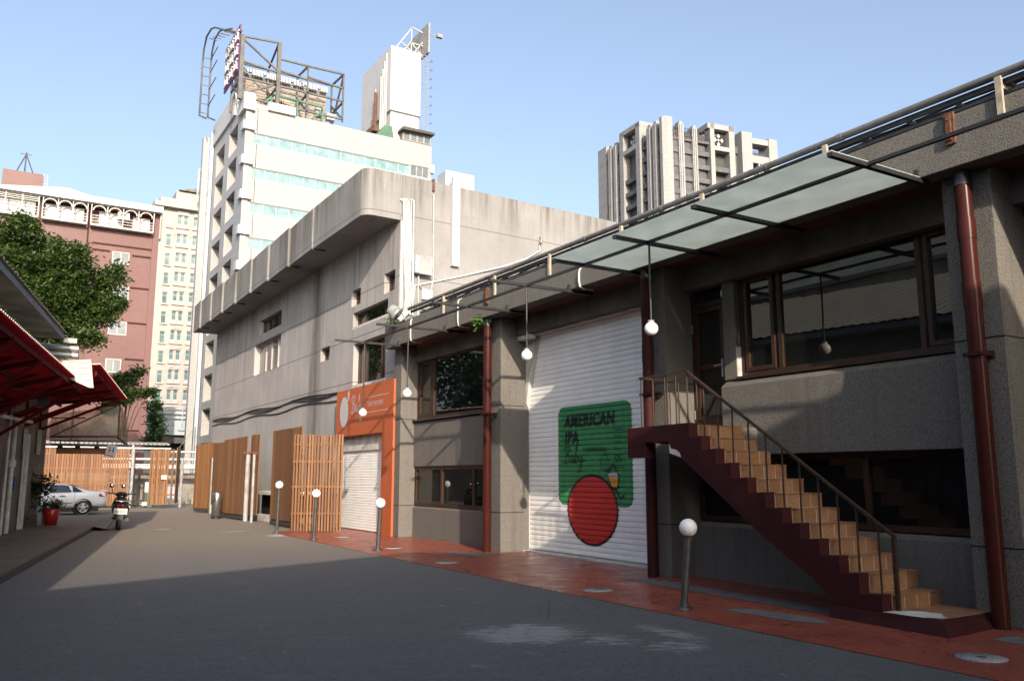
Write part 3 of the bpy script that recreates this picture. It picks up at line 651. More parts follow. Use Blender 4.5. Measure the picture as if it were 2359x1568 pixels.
for i in range(12):
    nt = 4; w_ = (9.84 - 8.902) / nt
    for k in range(nt):
        xa, xb = 8.902 + k * w_ + .005, 8.902 + (k + 1) * w_ - .005
        zm = zs[i + 1] + (zs[i] - zs[i + 1]) * .5
        tl.box(xa, xb, ys[i], ys[i] + .011, zs[i + 1] + .003, zs[i] - .0115)
        yb = ys[i - 1] if i else 10.3
        nn = 1 if i else 4
        for j in range(nn):
            ya, yc = ys[i] + (yb - ys[i]) * j / nn, ys[i] + (yb - ys[i]) * (j + 1) / nn
            tl.box(xa, xb, ya - (.012 if j == 0 else -.002), yc - .003, zs[i] - .010, zs[i])
tl.build('stair_tiles', m_['stair_tile'], ST)
gr = MB()
for i in range(12): gr.box(8.901, 9.838, ys[i] + .002, ys[i] + .010, zs[i + 1], zs[i] - .013); gr.box(8.901, 9.838, ys[i] + .002, (ys[i - 1] if i else 10.3) - .001, zs[i] - .012, zs[i] - .0035)
gr.build('grout', m_['white_plaster'], ST)
b = MB(); b.add([(8.66, 5.5, .14), (9.78, 5.62, .14), (9.86, 6.3, .14), (8.72, 6.95, .14), (8.9 - .3, 5.4, .003), (9.84, 5.5, .003), (9.9, 6.3, .003), (8.68, 6.95, .003)],
    [(0, 1, 2, 3), (4, 5, 1, 0), (5, 6, 2, 1), (7, 4, 0, 3)]); b.build('base_slab', m_['maroon'], ST)
b = MB()
for i in range(4):
    for j in range(3):
        xa = 8.82 + i * .25; ya = 5.62 + j * .21; b.box(xa, xa + .245, ya, ya + .205, .141, .147)
b.build('base_tiles', m_['stair_tile'], ST)
b = MB(); b.add([(8.70, 6.24, .151), (8.95, 6.22, .151), (9.1, 6.05, .151), (9.16, 5.82, .151), (9.02, 5.72, .151), (8.93, 5.6, .151), (8.74, 5.75, .151), (8.71, 6.0, .151)], [tuple(range(8))]); b.build('paint_spill', m_['white_plaster'], ST); b = MB(); b.add([(8.7194, 9.45, 1.93), (8.7194, 9.70, 2.0), (8.7194, 9.705, 2.14), (8.7194, 9.66, 2.06), (8.7194, 9.56, 2.05), (8.7194, 9.48, 2.0)], [tuple(range(6))]); b.build('paint_spill', m_['white_plaster'], ST)
RX = 8.93
def rail_z(y): return .98 + (min(y, 9.5) - 6.19) * (3.23 - .98) / (9.5 - 6.19)
b = MB(); b.beam((RX, 6.17, .965), (RX, 9.5, 3.225), .045, .03); b.beam((RX, 9.48, 3.225), (RX, 10.6, 3.225), .045, .03); b.beam((RX, 10.58, 3.2249), (9.78, 10.58, 3.2249), .045, .03); b.build('handrail', m_['rail_brown'], ST)
tops = {i: ys[i] for i in range(12)}
b = MB(); b.box(RX - .022, RX + .022, 6.17, 6.215, .15, .965); b.build('newel_post', m_['rail_brown'], ST)
for y in [ys[i] + .14 for i in range(11, 0, -1)] + [9.3, 9.5, 9.75, 10.0, 10.28, 10.57]:
    zb = 2.40 if y > 9.28 else zs[next(i for i in range(11, -1, -1) if y < (ys[i - 1] if i else 99))]
    b = MB(); b.tube([(RX, y, zb), (RX, y, min(rail_z(y), 3.225) - .012)], .0125, 8); b.build('baluster', m_['rail_brown'], ST)
for x in (9.2, 9.5, 9.75):
    b = MB(); b.tube([(x, 10.58, 2.40), (x, 10.58, 3.212)], .0125, 8); b.build('baluster', m_['rail_brown'], ST)
# ------------------------------------------------------------------ canopy
CN = thing('glass_canopy', (8.6, 12, 5.26), 'black steel canopy frame with frosted glass sheets over the stair door', 'canopy')
BY = [21.42, 18.6, 15.6, 13.25, 11.43, 9.78, 8.08, 5.88]
for y in BY:
    x0 = 7.62 if y > 12 else 7.80
    c = MB(); c.box(x0, 10.0 if y > 6 else 9.62, y - .035, y + .035, 5.205, 5.258); o = c.build('cross_bar', m_['black_steel'], CN)
    c = MB(); c.box(9.40, 9.449, y - .02, y + .02, 5.26, 5.36); c.build('bracket', m_['black_steel'], o)
c = MB(); c.box(8.42, 8.47, -4, 21.42, 5.212, 5.253); c.build('long_rail', m_['black_steel'], CN)
for a, e in ((9.785, 11.46), (8.085, 9.775), (5.85, 8.075)):
    c = MB(); c.box(7.80, 9.444, a, e, 5.262, 5.274); c.build('glass_sheet', m_['frosted'], CN, bevel=.002)
for i, (y, z, lb) in enumerate(((21.42, 3.33, 'farthest globe pendant, hanging in front of the orange sign'), (18.6, 3.62, 'globe pendant hanging at the right edge of the orange portal'), (13.25, 3.89, 'globe pendant hanging before the left side of the mural shutter'), (9.72, 3.87, 'nearest globe pendant, hanging from the frosted glass canopy by the stair'))):
    t = thing('pendant_lamp', (8.445, y, z), 'white ' + lb, 'pendant lamp', 'globe pendants under the canopy frame')
    c = MB(); c.tube([(8.445, y, z + .11), (8.445, y, 5.212)], .017, 10); c.build('rod', m_['black_steel'], t)
    c = MB(); c.lathe((8.445, y, z), [(.001, .13), (.05, .13), (.05, .092)], 16); c.build('cap', m_['galv'], t)
    c = MB(); c.sphere((8.445, y, z), .105, 28); c.build('globe', m_['globe_white'], t)
# ------------------------------------------------------------------ bollard lamps
for x, y, hz_, dx, lb in ((7.64, 8.32, 1.0, .12, 'nearest globe bollard lamp, standing by the staircase'), (7.69, 18.37, 1.05, .04, 'globe bollard lamp in front of the orange portal leg'), (7.54, 22.39, 1.20, .03, 'globe bollard lamp in front of the slatted wood fence'), (7.46, 25.52, 1.40, .02, 'farthest globe bollard lamp, at the end of the red paving')):
    t = thing('bollard_lamp', (x, y, 0), 'white ' + lb, 'bollard lamp', 'globe bollard lamps along the paving')
    c = MB(); c.tube([(x, y, .02), (x + dx, y, hz_ - .09)], .047, 16); c.build('post', m_['dark_pole'], t)
    c = MB(); c.lathe((x, y, 0), [(.001, .03), (.115, .028), (.12, .004)], 20); c.tube([(x, y, .02), (x + .01, y, .06)], .058, 14); c.build('base_plate', m_['dark_pole'], t)
    c = MB(); c.lathe((x + dx, y, hz_), [(.06, -.12), (.062, -.09)], 16); c.build('collar', m_['dark_pole'], t)
    c = MB(); c.sphere((x + dx, y, hz_), .115, 32); c.build('globe', m_['globe_white'], t)
# ------------------------------------------------------------------ roof-edge services
TR = thing('cable_tray', (9.5, 12, 5.9), 'long grey cable tray and pipes running along the roof edge on pale brackets', 'cable tray')
c = MB(); c.tube([(9.46, -6, 6.17), (9.46, 20.85, 6.17)], .048, 14)
for y in (1, 6.9, 8.2, 10.5, 12.7, 15.4, 18.2): c.tube([(9.46, y, 6.17), (9.46, y + .09, 6.17)], .056, 14)
c.build('pipe', m_['grey_pipe'], TR)
c = MB(); c.tube([(9.62, -6, 6.0), (9.62, 11.0, 6.0)], .035, 12); c.build('pipe', m_['grey_pipe'], TR)
c = MB(); c.tube([(9.62, 13.2, 6.0), (9.62, 19.2, 6.0)], .03, 12); c.build('pipe', m_['galv'], TR)
c = MB(); c.box(9.50, 9.53, -6, 20.8, 6.05, 6.12); c.box(9.78, 9.81, -6, 20.8, 6.05, 6.12)
y = -5.8
while y < 20.8: c.box(9.531, 9.779, y, y + .06, 6.06, 6.08); y += .62
c.build('ladder_tray', m_['dark_metal'], TR)
c = MB()
for k in range(6): c.tube([(9.56 + k * .04, -6 + j * .7, 6.098 + .018 * math.sin(j * 1.7 + k * 2) + .01) for j in range(38)], .014, 6)
c.tube([(9.6, -6 + j * .7, 5.945 + .02 * math.sin(j * 1.1)) for j in range(36)], .024, 6)
c.build('cables', m_['black_plastic'], TR)
for y in (18.68, 16.13, 13.92, 11.6, 9.54, 7.17, 4.81, 2.4):
    c = MB(); c.box(9.405, 9.447, y - .035, y + .035, 5.68, 6.13); c.box(9.447, 9.80, y - .02, y + .02, 6.0, 6.045); c.build('bracket', m_['cream_wood'], TR)
for y, zt in ((20.62, 5.85), (17.9, 5.9), (12.91, 5.62)):
    one('conduit_pipe', (lambda c: (c.tube([(9.62, y - .08, zt + .0), (9.5, y - .06, zt + .01), (9.435, y - .02, zt - .02), (9.425, y, zt - .1), (9.425, y, 5.36), (9.44, y, 5.27), (9.53, y, 5.235), (9.75, y, 5.235)], .021, 10), c)[1])(MB()), m_['white_plaster'],
        {20.62: 'white gooseneck conduit on the fascia next to the floodlight', 17.9: 'white gooseneck conduit on the fascia left of the first red downpipe', 12.91: 'white gooseneck conduit on the fascia above the mural shutter'}[y], 'conduit', 'gooseneck conduits on the fascia')
FL = thing('floodlight', (9.15, 20.95, 5.85), 'round grey drum floodlight facing down at the far end of the fascia', 'floodlight')
Mx = Matrix.Translation((9.15, 20.95, 6.02)) @ Matrix.Rotation(R(-35), 4, 'X') @ Matrix.Rotation(R(-40), 4, 'Y')
c = MB(Mx); c.lathe((0, 0, 0), [(.001, .26), (.13, .25), (.15, .2), (.19, .02), (.215, 0), (.215, -.05), (.185, -.06)], 28); c.build('drum', m_['galv'], FL)
c = MB(Mx); c.lathe((0, 0, 0), [(.001, -.048), (.186, -.046)], 28); c.build('lens', m_['grey_glass'], FL)
c = MB(); c.tube([(9.15, 20.95, 6.2), (9.3, 21.0, 6.12), (9.46, 21.0, 5.86)], .02, 8); c.build('arm', m_['galv'], FL)
for x, y, z, s_, lb in ((9.3, 21.75, 5.92, .2, 'small green weed growing at the far end of the fascia'), (9.5, 17.0, 5.2, .12, 'little fern hanging from the fascia edge by the first downpipe')):
    c = MB(); leaf_cloud(c, [(x, y, z, s_, .7), (x, y - .25, z - .02, s_ * .7, .7)], 130, .055); one('weed_plant', c, m_['leaf_bright'], lb, 'plant')
# ------------------------------------------------------------------ orange portal sign
PT = thing('portal_sign', (9.9, 24.6, 0), 'orange portal frame sign with white lettering over a small white roller door', 'sign')
PF = 9.72
c = MB(); c.prism([(22.32, 0), (22.32, 4.42), (27.0, 4.42), (27.0, 2.92), (23.12, 2.92), (23.12, 0)], 'x', PF, 9.98); c.build('board', m_['orange'], PT, bevel=.006)
c = MB(); 
v, f = text_bm('TAIPEI BREWERY', .21, 0, 0, .80); c.add([(PF - .006, 24.3 - x, 3.74 + y) for x, y in v], f)
v, f = script(25.62, 3.62, .56, .035); c.add([(PF - .006, a, d) for a, d in v], f)
c.box(PF - .006, PF - .001, 22.7, 24.4, 4.02, 4.04); c.box(PF - .006, PF - .001, 22.7, 24.4, 3.56, 3.58); c.build('lettering', m_['white_paint'], PT)
c = MB(); p = disc(26.28, 3.70, .37, .50); c.add([(PF - .006, a, d) for a, d in p], [tuple(range(len(p)))]); c.add([(PF - .006, a, d) for a, d in ((25.86, 4.06), (26.0, 4.02), (25.98, 4.3), (25.9, 4.4), (25.82, 4.3))], [(0, 1, 2, 3, 4)]); c.build('emblem', m_['white_paint'], PT)
c = MB(); vs = []; fs = []; zz = .02; cu = []
while zz < 2.5: cu += [(zz, .0), (zz + .012, .012), (zz + .06, .012), (zz + .07, 0)]; zz += .08
for (q, d) in cu: vs += [(10.0 - d - .01, 23.0, q), (10.0 - d - .01, 27.2, q)]
for i in range(len(cu) - 1): fs.append((2 * i, 2 * i + 1, 2 * i + 3, 2 * i + 2))
c.add(vs, fs); c.build('roller_door', m_['shutter_white'], PT)
c = MB(); c.box(9.92, 9.992, 23.1, 27.2, 2.45, 2.95); c.build('door_hood', m_['white_plaster'], PT)
c = MB(); c.box(9.93, 9.995, 27.2, 28.0, 0, 2.9); c.build('door_jamb', m_['white_plaster'], PT)
c = MB(); c.sphere((9.9, 27.25, 1.05), .035, 8); c.tube([(9.9, 27.25, 1.05), (9.88, 27.3, .98)], .015, 6); c.build('padlock', m_['dark_metal'], PT)
# ------------------------------------------------------------------ tall concrete neighbour
CB = thing('concrete_building', (12, 34, 0), 'grey weathered concrete building with a deep scalloped roof overhang and few windows', 'building')
CX0, CY0, CY1 = 10.02, 22.78, 46.8
c = MB()
H_ = [(38.85 - CY0 - 4.0, 38.95 - CY0, 6.17, 7.56), (28.74 - CY0, 29.72 - CY0, 5.75, 6.24), (25.9 - CY0, 26.72 - CY0, 7.27, 7.82), (23.6 - CY0, 26.54 - CY0, 6.55, 7.03), (23.7 - CY0, 26.4 - CY0, 4.6, 5.97), (23.1 - CY0, 23.93 - CY0, 7.21, 7.84), (34.9 - CY0, 38.3 - CY0, 7.95, 8.6)]
H_ = [(max(.3, a), b_, c_, d_) for a, b_, c_, d_ in H_]
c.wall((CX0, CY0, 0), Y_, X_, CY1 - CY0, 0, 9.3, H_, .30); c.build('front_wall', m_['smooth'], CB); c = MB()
SD = Vector((.9986, .052, 0)); SN = Vector((-.052, .9986, 0))
c.wall((CX0, CY0, 0), SD, SN, 14, 0, 10.72, [], .1)
c.box(CX0, 24, CY1, CY1 + .1, 0, 10.6); c.box(23.9, 24, 23.6, CY1, 0, 10.6); c.box(CX0, 24, CY0 + .8, CY1, 9.4, 9.5)
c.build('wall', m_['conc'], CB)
kk = {0: ((1.0, 2.0, 2.9), 'white_metal'), 1: ((), 'brown_frame'), 2: ((), 'brown_frame'), 3: ((.62, 2.2), 'brown_frame'), 4: ((.75, 2.05), 'brown_frame'), 5: ((), 'brown_frame'), 6: ((1, 2), 'dark_metal')}
for i, h in enumerate(H_):
    rect_window(CB, (CX0, CY0, 0), Y_, X_, h[0], h[1], h[2], h[3], .20, .07, [h[0] + q for q in kk[i][0] if h[0] + q < h[1] - .1], (), kk[i][1], 'dark_glass' if i else 'grey_glass')
c = MB()
for i in (3, 4): c = MB(); c.box(CX0 - .002, CX0 + .02, CY0 + H_[i][0] - .05, CY0 + H_[i][1] + .05, H_[i][2] - .07, H_[i][2]); c.build('window_sill', m_['white_plaster'], CB)
# scalloped overhang: a row of panels, each curling outward at its near edge
ZB, ZT = 9.28, 10.72
st = [(8.86 + .0 * i, y) for i, y in enumerate((47.3, 44.9, 42.5, 40.0, 37.4, 34.9, 32.4, 29.9, 22.72))]
c = MB(); ey = [47.3, 45.4, 43.0, 40.5, 38.0, 35.4, 32.8, 30.1, 27.3]
for i in range(len(ey) - 1):
    a, e = ey[i], ey[i + 1]; x = 8.80
    c.prism([(x + .05, a), (x + .02, a - .5), (x + .0, a - 1.2), (x - .012, e + .55), (x - .03, e + .2), (x - .03, e + .02), (x + .2, e + .02), (x + .2, a)], 'z', ZB, ZT - .02 * (i % 2))
pl = [(x, y) for x, y in [(8.80, 27.28)] + [(8.80, 23.03)] + [(8.80 + .3 * (1 - math.cos(R(t))), 23.03 - .31 * math.sin(R(t))) for t in range(15, 91, 15)]]
pl += [(10.0, CY0 - .03), (10.0, CY0 + .25), (9.3, CY0 + .25), (9.05, 23.7), (9.0, 27.28)]
c.prism(pl, 'z', ZB, ZT)
c.prism([(x, y) for x, y in ((8.99, 47.3), (8.99, 23.8), (9.4, 23.05), (CX0 + .3, 22.85), (CX0 + .3, 47.3))], 'z', ZB + .02, ZB + .2)
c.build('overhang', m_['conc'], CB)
c = MB()
for i in range(1, len(ey)): c = MB(); c.box(8.74, 9.25, ey[i] - .03, ey[i] + .05, ZB - .04, ZB + .018); c.build('drip_notch', m_['dark_metal'], CB)
# services on the sunlit side wall
def SF(u, z, d=.03): return Vector((CX0, CY0, 0)) + SD * u - SN * d + Z_ * z
def pipe(nm, pts, r_, mt, lab=None):
    c = MB(); c.tube([SF(*p) for p in pts], r_, 10); o = c.build(nm, m_[mt], CB); 
    if lab: o['label'] = lab
for u in (.06, .14, .22): pipe('conduit', [(u - .12, 9.9 + u * .3, .06), (u, 9.85 + u * .3, .05), (u + .02, 9.5, .05), (u + .14, 6.9, .05), (u + .1, 6.5, .07), (u - .3, 6.15, .25)], .035, 'white_plaster')
for u in (.33, .41): pipe('conduit', [(u - .05, 9.98, .03), (u - .01, 9.95, .05), (u + .02, 6.4, .05)], .032, 'galv')
c = MB(); c.prism([(SF(-.02, 0, .10).x, SF(-.02, 0, .10).y), (SF(.06, 0, .10).x, SF(.06, 0, .10).y), (SF(.06, 0, 0).x, SF(.06, 0, 0).y), (SF(-.02, 0, 0).x, SF(-.02, 0, 0).y)], 'z', 5.6, 9.25); c.build('conduit', m_['white_plaster'], CB)
pipe('drain_pipe', [(1.12, 10.76, -.1), (1.09, 10.76, .04), (1.09, 10.6, .05), (1.09, 10.4, .05)], .04, 'rust', 'rusty bent pipe at the parapet')
pipe('conduit', [(1.1, 10.3, .03), (1.13, 7.6, .03), (1.05, 7.2, .04), (.85, 7.1, .04), (.65, 7.35, .04), (.62, 7.7, .04)], .024, 'galv')
c = MB(); M2 = Matrix.Translation(SF(1.87, 0, 0)) @ Matrix.Rotation(R(3), 4, 'Z')
c = MB(M2); c.box(-.13, .13, -.13, -.005, 8.1, 10.98); c.build('trunking', m_['white_paint'], CB)
c = MB(Matrix.Translation(SF(.68, 0, 0)) @ Matrix.Rotation(R(3), 4, 'Z')); c.box(-.26, .24, -.22, -.005, 7.68, 8.22); o = c.build('switch_box', m_['blue_grey'], CB, bevel=.01)
c = MB(Matrix.Translation(SF(.68, 0, 0)) @ Matrix.Rotation(R(3), 4, 'Z')); c.box(-.14, .30, -.246, -.222, 7.66, 8.24); c.build('box_lid', m_['galv'], o)
c = MB(Matrix.Translation(SF(.9, 0, 0)) @ Matrix.Rotation(R(3), 4, 'Z')); c.box(-.17, .17, -.10, -.005, 6.93, 7.24); o = c.build('meter_box', m_['white_paint'], CB)
pipe('conduit', [(.60, 7.7, .04), (.62, 6.8, .04), (.6, 6.1, .05)], .02, 'galv')
pipe('cable', [(5.2, 9.52, .02), (5.15, 9.1, .06), (4.6, 8.75, .1), (3.8, 8.4, .12), (2.2, 7.85, .04), (.5, 7.32, .04), (.42, 6.6, .05)], .022, 'white_plaster')
pipe('vent_stub', [(5.25, 9.6, .0), (5.2, 9.55, .12), (5.15, 9.35, .16)], .05, 'galv')
AC = thing('air_conditioner', (12.2, 23.6, 10.72), 'white air conditioner outdoor unit standing on the concrete building roof', 'air conditioner')
c = MB(); c.box(11.68, 12.72, 23.1, 23.7, 10.62, 11.30); c.build('casing', m_['white_paint'], AC, bevel=.015)
c = MB()
for i in range(5): c.box(11.95 + i * .16, 11.957 + i * .16, 23.085, 23.098, 10.7, 11.24)
for i in range(3): c.box(11.92, 12.70, 23.086, 23.097, 10.78 + i * .17, 10.79 + i * .17)
c.build('grille', m_['mid_grey'], AC)
for dz, lb in ((0, 'upper dark cable bundle sagging along the concrete wall above the wood panels'), (-.28, 'lower dark cable sagging along the concrete wall above the wood panels')):
    c = MB()
    for k in range(3 if dz == 0 else 1):
        c.tube([(CX0 - .03, 46.7 - t * 1.0, 4.58 + dz - k * .045 - .05 * math.sin(math.pi * ((t % 7) / 7.0)) + .0 * t + (.06 * math.sin(t * .9 + k))) for t in range(0, 20)], .02, 6)
    one('wall_cable', c, m_['black_plastic'], lb, 'cable', 'cables along the concrete wall')
# ------------------------------------------------------------------ wood gates and fences on the right
def plank_panel(mb, a, e, z0, z1, n, t=.03, gap=.0, out=0., zs_=None):
    a, e = Vector((a[0], a[1], 0)), Vector((e[0], e[1], 0)); d = (e - a); L_ = d.length; d.normalize(); q = Vector((-d.y, d.x, 0))
    for i in range(n):
        s0, s1 = L_ * i / n + gap / 2 + .003, L_ * (i + 1) / n - gap / 2 - .003
        zt = z1 + random.uniform(-.01, .012) if zs_ is None else z1 + (zs_ - z1) * i / n
        p = [a + d * s0 + q * out, a + d * s1 + q * out, a + d * s1 + q * (out + t), a + d * s0 + q * (out + t)]
        mb.add([v + Z_ * z0 for v in p] + [v + Z_ * zt for v in p], [(3, 2, 1, 0), (4, 5, 6, 7), (0, 1, 5, 4), (1, 2, 6, 5), (2, 3, 7, 6), (3, 0, 4, 7)])
def gate(name, a, e, z0, z1, n, posts, label, gap=0., zs_=None, steel=True):
    mid = ((a[0] + e[0]) / 2, (a[1] + e[1]) / 2, 0)
    t = thing(name, mid, label, 'gate' if 'gate' in name else 'fence')
    c = MB(); plank_panel(c, a, e, z0, z1, n, .03, gap, 0., zs_); c.build('plank_panel', m_['plank_wood'], t)
    if steel:
        c = MB()
        A, E_ = Vector((a[0], a[1], 0)), Vector((e[0], e[1], 0)); d = (E_ - A).normalized(); q = Vector((-d.y, d.x, 0)) * .065
        for zz in (.2, 1.2, 2.3): c.beam(A + q + Z_ * zz, E_ + q + Z_ * zz, .05, .05)
        c.beam(A + q * 1.2 + Z_ * .12, E_ + q * 1.2 + Z_ * .12, .09, .09); c.build('steel_frame', m_['dark_metal'], t)
    for (x, y, zt, r_) in posts:
        c = MB(); c.tube([(x, y, 0), (x, y, zt)], r_, 14); o = c.build('post', m_['post_grey'], t)
        c = MB(); c.tube([(x, y, zt), (x, y, zt + .09)], r_ * 1.25, 12); c.box(x - .2, x + .12, y - .04, y + .04, zt + .03, zt + .08); c.build('hinge', m_['rust'], o)
    return t
gate('plank_gate', (8.36, 42.3), (8.84, 40.75), .2, 3.12, 9, [(8.80, 40.5, 2.5, .09)], 'narrow vertical plank gate leaf left of the steel bin by the concrete wall', zs_=3.22)
gate('plank_gate', (8.36, 38.6), (8.42, 36.2), .45, 3.08, 8, [], 'set back plank gate leaf directly behind the cylindrical bin', steel=False)
gate('plank_gate', (8.20, 35.95), (8.36, 32.95), .22, 3.12, 15, [(8.37, 32.75, 2.48, .085), (8.31, 31.65, 2.45, .05)], 'wide plank gate leaf right of the steel bin with a white post', zs_=3.17)
gate('plank_gate', (8.50, 32.9), (8.54, 31.9), .25, 3.2, 4, [], 'short plank strip behind the white posts of the wide gate leaf', steel=False)
gate('plank_fence', (8.46, 29.85), (8.42, 26.5), .22, 3.22, 18, [], 'solid plank fence left of the slatted one by the orange portal', steel=True)
t = gate('slat_fence', (7.93, 25.75), (9.25, 24.95), .02, 2.92, 17, [], 'open slatted wood fence leaning against the orange portal', gap=.032, steel=False)
c = MB()
for zz in (.55, 1.35, 2.1, 2.62): c.beam((7.95, 25.80, zz), (9.25, 25.02, zz), .03, .06)
c.build('cross_rail', m_['plank_wood'], t)
c = MB(); plank_panel(c, (8.0, 25.95), (9.3, 25.15), .04, 2.90, 12, .02, .07); c.build('back_slats', m_['rail_brown'], t)
# ledge, void and odd bits in the gap
c = MB(); c.box(8.95, CX0, 30.0, 34.0, .98, 1.10); c.box(9.0, CX0, 30.0, 34.0, 0, .22); one('loading_ledge', c, m_['white_plaster'], 'broken concrete loading ledge in the gap between the plank gates', 'ledge')
c = MB(); c.box(9.3, CX0 - .02, 30.0, 34.0, .222, .978); one('ledge_opening', c, m_['dark_void'], 'dark opening under the concrete loading ledge', 'opening')
c = MB(); c.tube([(CX0 - .2, 33.4, 2.75), (CX0 - .2, 30.2, 2.6)], .02, 6); c.tube([(CX0 - .25, 33.2, 1.5), (CX0 - .25, 31.0, 2.4)], .016, 6); c.tube([(CX0 - .25, 33.0, 1.45), (CX0 - .22, 30.4, 1.5)], .014, 6); one('loose_bracket', c, m_['dark_metal'], 'thin steel bracket fixed to the concrete wall above the ledge', 'bracket')
TB = thing('litter_bin', (7.9, 35.4, 0), 'cylindrical polished steel litter bin at the foot of the plank gates', 'litter bin')
c = MB(); c.lathe((7.9, 35.4, 0), [(.001, .02), (.19, .02), (.19, 1.0), (.17, 1.03), (.001, 1.03)], 28); c.build('body', m_['brushed_steel'], TB)
c = MB(); c.box(7.69, 7.8, 35.2, 35.3, .72, .86); c.lathe((7.9, 35.4, 0), [(.194, 0), (.194, .05)], 28); c.build('opening', m_['black_plastic'], TB)
# ------------------------------------------------------------------ far end of the yard
def slats(mb, a, e, z0, z1, pitch, wd, skip=.0):
    a, e = Vector((a[0], a[1], 0)), Vector((e[0], e[1], 0)); d = e - a; L_ = d.length; d.normalize(); q = Vector((-d.y, d.x, 0))
    n = int(L_ / pitch)
    for i in range(n):
        if random.random() < skip: continue
        s = i * pitch; p = [a + d * s, a + d * (s + wd), a + d * (s + wd) + q * .025, a + d * s + q * .025]; zt = z1 + random.uniform(-.02, .02)
        mb.add([v + Z_ * z0 for v in p] + [v + Z_ * zt for v in p], [(3, 2, 1, 0), (4, 5, 6, 7), (0, 1, 5, 4), (1, 2, 6, 5), (2, 3, 7, 6), (3, 0, 4, 7)])
def slat_screen(name, a, e, z0, z1, label, rails, cat):
    t = thing(name, ((a[0] + e[0]) / 2, (a[1] + e[1]) / 2, 0), label, cat)
    c = MB(); slats(c, a, e, z0, z1, .127, .098, .02); c.build('slats', m_['plank_wood'], t)
    c = MB(); slats(c, (a[0] + .06, a[1] + .09), (e[0] + .06, e[1] + .09), z0 + .05, z1 - .05, .26, .06, .3); c.build('back_slats', m_['rail_brown'], t)
    c = MB()
    for zz in rails: c.beam((a[0], a[1] + .05, zz), (e[0], e[1] + .05, zz), .04, .07)
    c.build('cross_rail', m_['plank_wood'], t); return t
slat_screen('slat_fence', (-4, 51.9), (6.65, 50.5), .1, 3.12, 'long slatted wood fence behind the white car, dappled by tree shade', (.6, 1.3, 2.1, 2.85), 'fence')
slat_screen('slat_gate', (7.32, 48.6), (8.52, 47.9), .2, 3.1, 'slatted wood gate leaf with a white notice, at the far end of the yard', (.7, 1.5, 2.3, 2.9), 'gate')
c = MB(); plank_panel(c, (8.53, 47.9), (8.95, 49.3), .25, 3.16, 8); one('plank_gate', c, m_['plank_wood'], 'narrow plank return beside the notice gate at the yard end', 'gate')
c = MB(); c.box(7.84, 8.12, 48.1, 48.12, 1.5, 1.72); one('notice', c, m_['white_paint'], 'blank white notice sheet pinned to the far slatted gate', 'notice')
for x, y, zt, lb in ((9.08, 49.4, 2.6, 'white steel post at the far gate beside the plank return'), (6.72, 50.4, 3.2, 'white steel post at the right end of the long slatted fence')):
    c = MB(); c.tube([(x, y, 0), (x, y, zt)], .08, 12); one('steel_post', c, m_['post_grey'], lb, 'post')
c = MB(); c.box(-20, 24, 55, 55.3, 0, 1.85); one('boundary_wall', c, m_['shed_soffit'], 'low stained concrete boundary wall behind the far gates', 'wall')
c = MB(); c.box(9.15, 10.1, 54.9, 54.99, 0, 1.05); one('utility_box', c, m_['blue_grey'], 'grey blue utility cabinet against the far boundary wall', 'cabinet')
RL = thing('pipe_rack', (9, 53, 0), 'white horizontal pipes of a rack in front of the boundary wall', 'pipe rack')
for zz, r_ in ((3.08, .06), (2.64, .07), (2.32, .045), (2.16, .11)):
    c = MB(); c.tube([(5.5, 53, zz), (20, 53, zz)], r_, 10); c.build('pipe', m_['white_paint'], RL)
for x in (6.9, 12, 17):
    c = MB(); c.box(x - .05, x + .05, 53.12, 53.22, 0, 3.2); c.build('upright', m_['white_paint'], RL)
RS = thing('roof_strip', (5, 52.2, 3.3), 'narrow grey corrugated roof strip above the far slatted fence', 'roof')
c = MB()
for i in range(110): c.prism([(52, 3.42), (52, 3.50), (53.2, 3.62), (53.2, 3.54)], 'x', -4 + i * .117, -4 + i * .117 + (.07 if i % 2 else .117))
c.build('sheet', m_['mid_grey'], RS)
c = MB(); c.box(-4, 8.9, 52.0, 52.06, 3.18, 3.27)
for x in (-2, 2.4, 6.85): c.box(x, x + .1, 52.08, 52.18, 0, 3.5)
c.build('support', m_['white_paint'], RS)
JK = thing('junk_pile', (7.2, 50.2, 0), 'small heap of junk and a green crate in the gap by the far gate', 'junk')
c = MB()
for _ in range(14):
    x, y = 6.75 + random.random() * .75, 49.8 + random.random() * .6; c.beam((x, y, random.random() * .3), (x + random.uniform(-.4, .4), y + .2, .1 + random.random() * .4), .06, .05)
c.build('scrap', m_['dark_metal'], JK)
c = MB(); c.box(7.55, 7.85, 50.6, 50.9, 0, .75); c.build('crate', m_['green_steel'], JK)
c = MB(); c.box(7.5, 7.8, 51.0, 51.2, .8, 1.35); c.box(7.2, 7.45, 49.7, 49.9, .1, .3); c.build('white_box', m_['white_paint'], JK)
# ------------------------------------------------------------------ shed on the left
LW = lambda y, e=0.: -4.73 + .19 * y + e         # wall line of the shed, offset e towards the yard
SHD = thing('yard_shed', (-2, 14, 0), 'dark rendered shed along the left with a concrete eave and red awnings', 'shed')
c = MB(); c.prism([(LW(-8), -8), (LW(33.6), 33.6), (LW(33.6) - 9, 33.6), (LW(-8) - 9, -8)], 'z', 0, 5.9); c.build('wall', m_['shed_wall'], SHD)
c = MB(); c.prism([(LW(-8, .75), -8), (LW(29.9, .75), 29.9), (LW(29.9, .0), 29.9), (LW(-8, .0), -8)], 'z', 5.92, 6.02); o = c.build('eave_slab', m_['shed_soffit'], SHD)
c = MB(); vs = []; nY = 250
for i in range(nY + 1):
    y = -8 + 37.9 * i / nY + (.03 if i % 2 else 0); h = .018 * math.cos(math.pi * i)
    vs += [(LW(y, .85), y, 6.12 + h), (LW(y, -5.0), y, 8.55 + h), (LW(y, -11), y, 6.1 + h)]
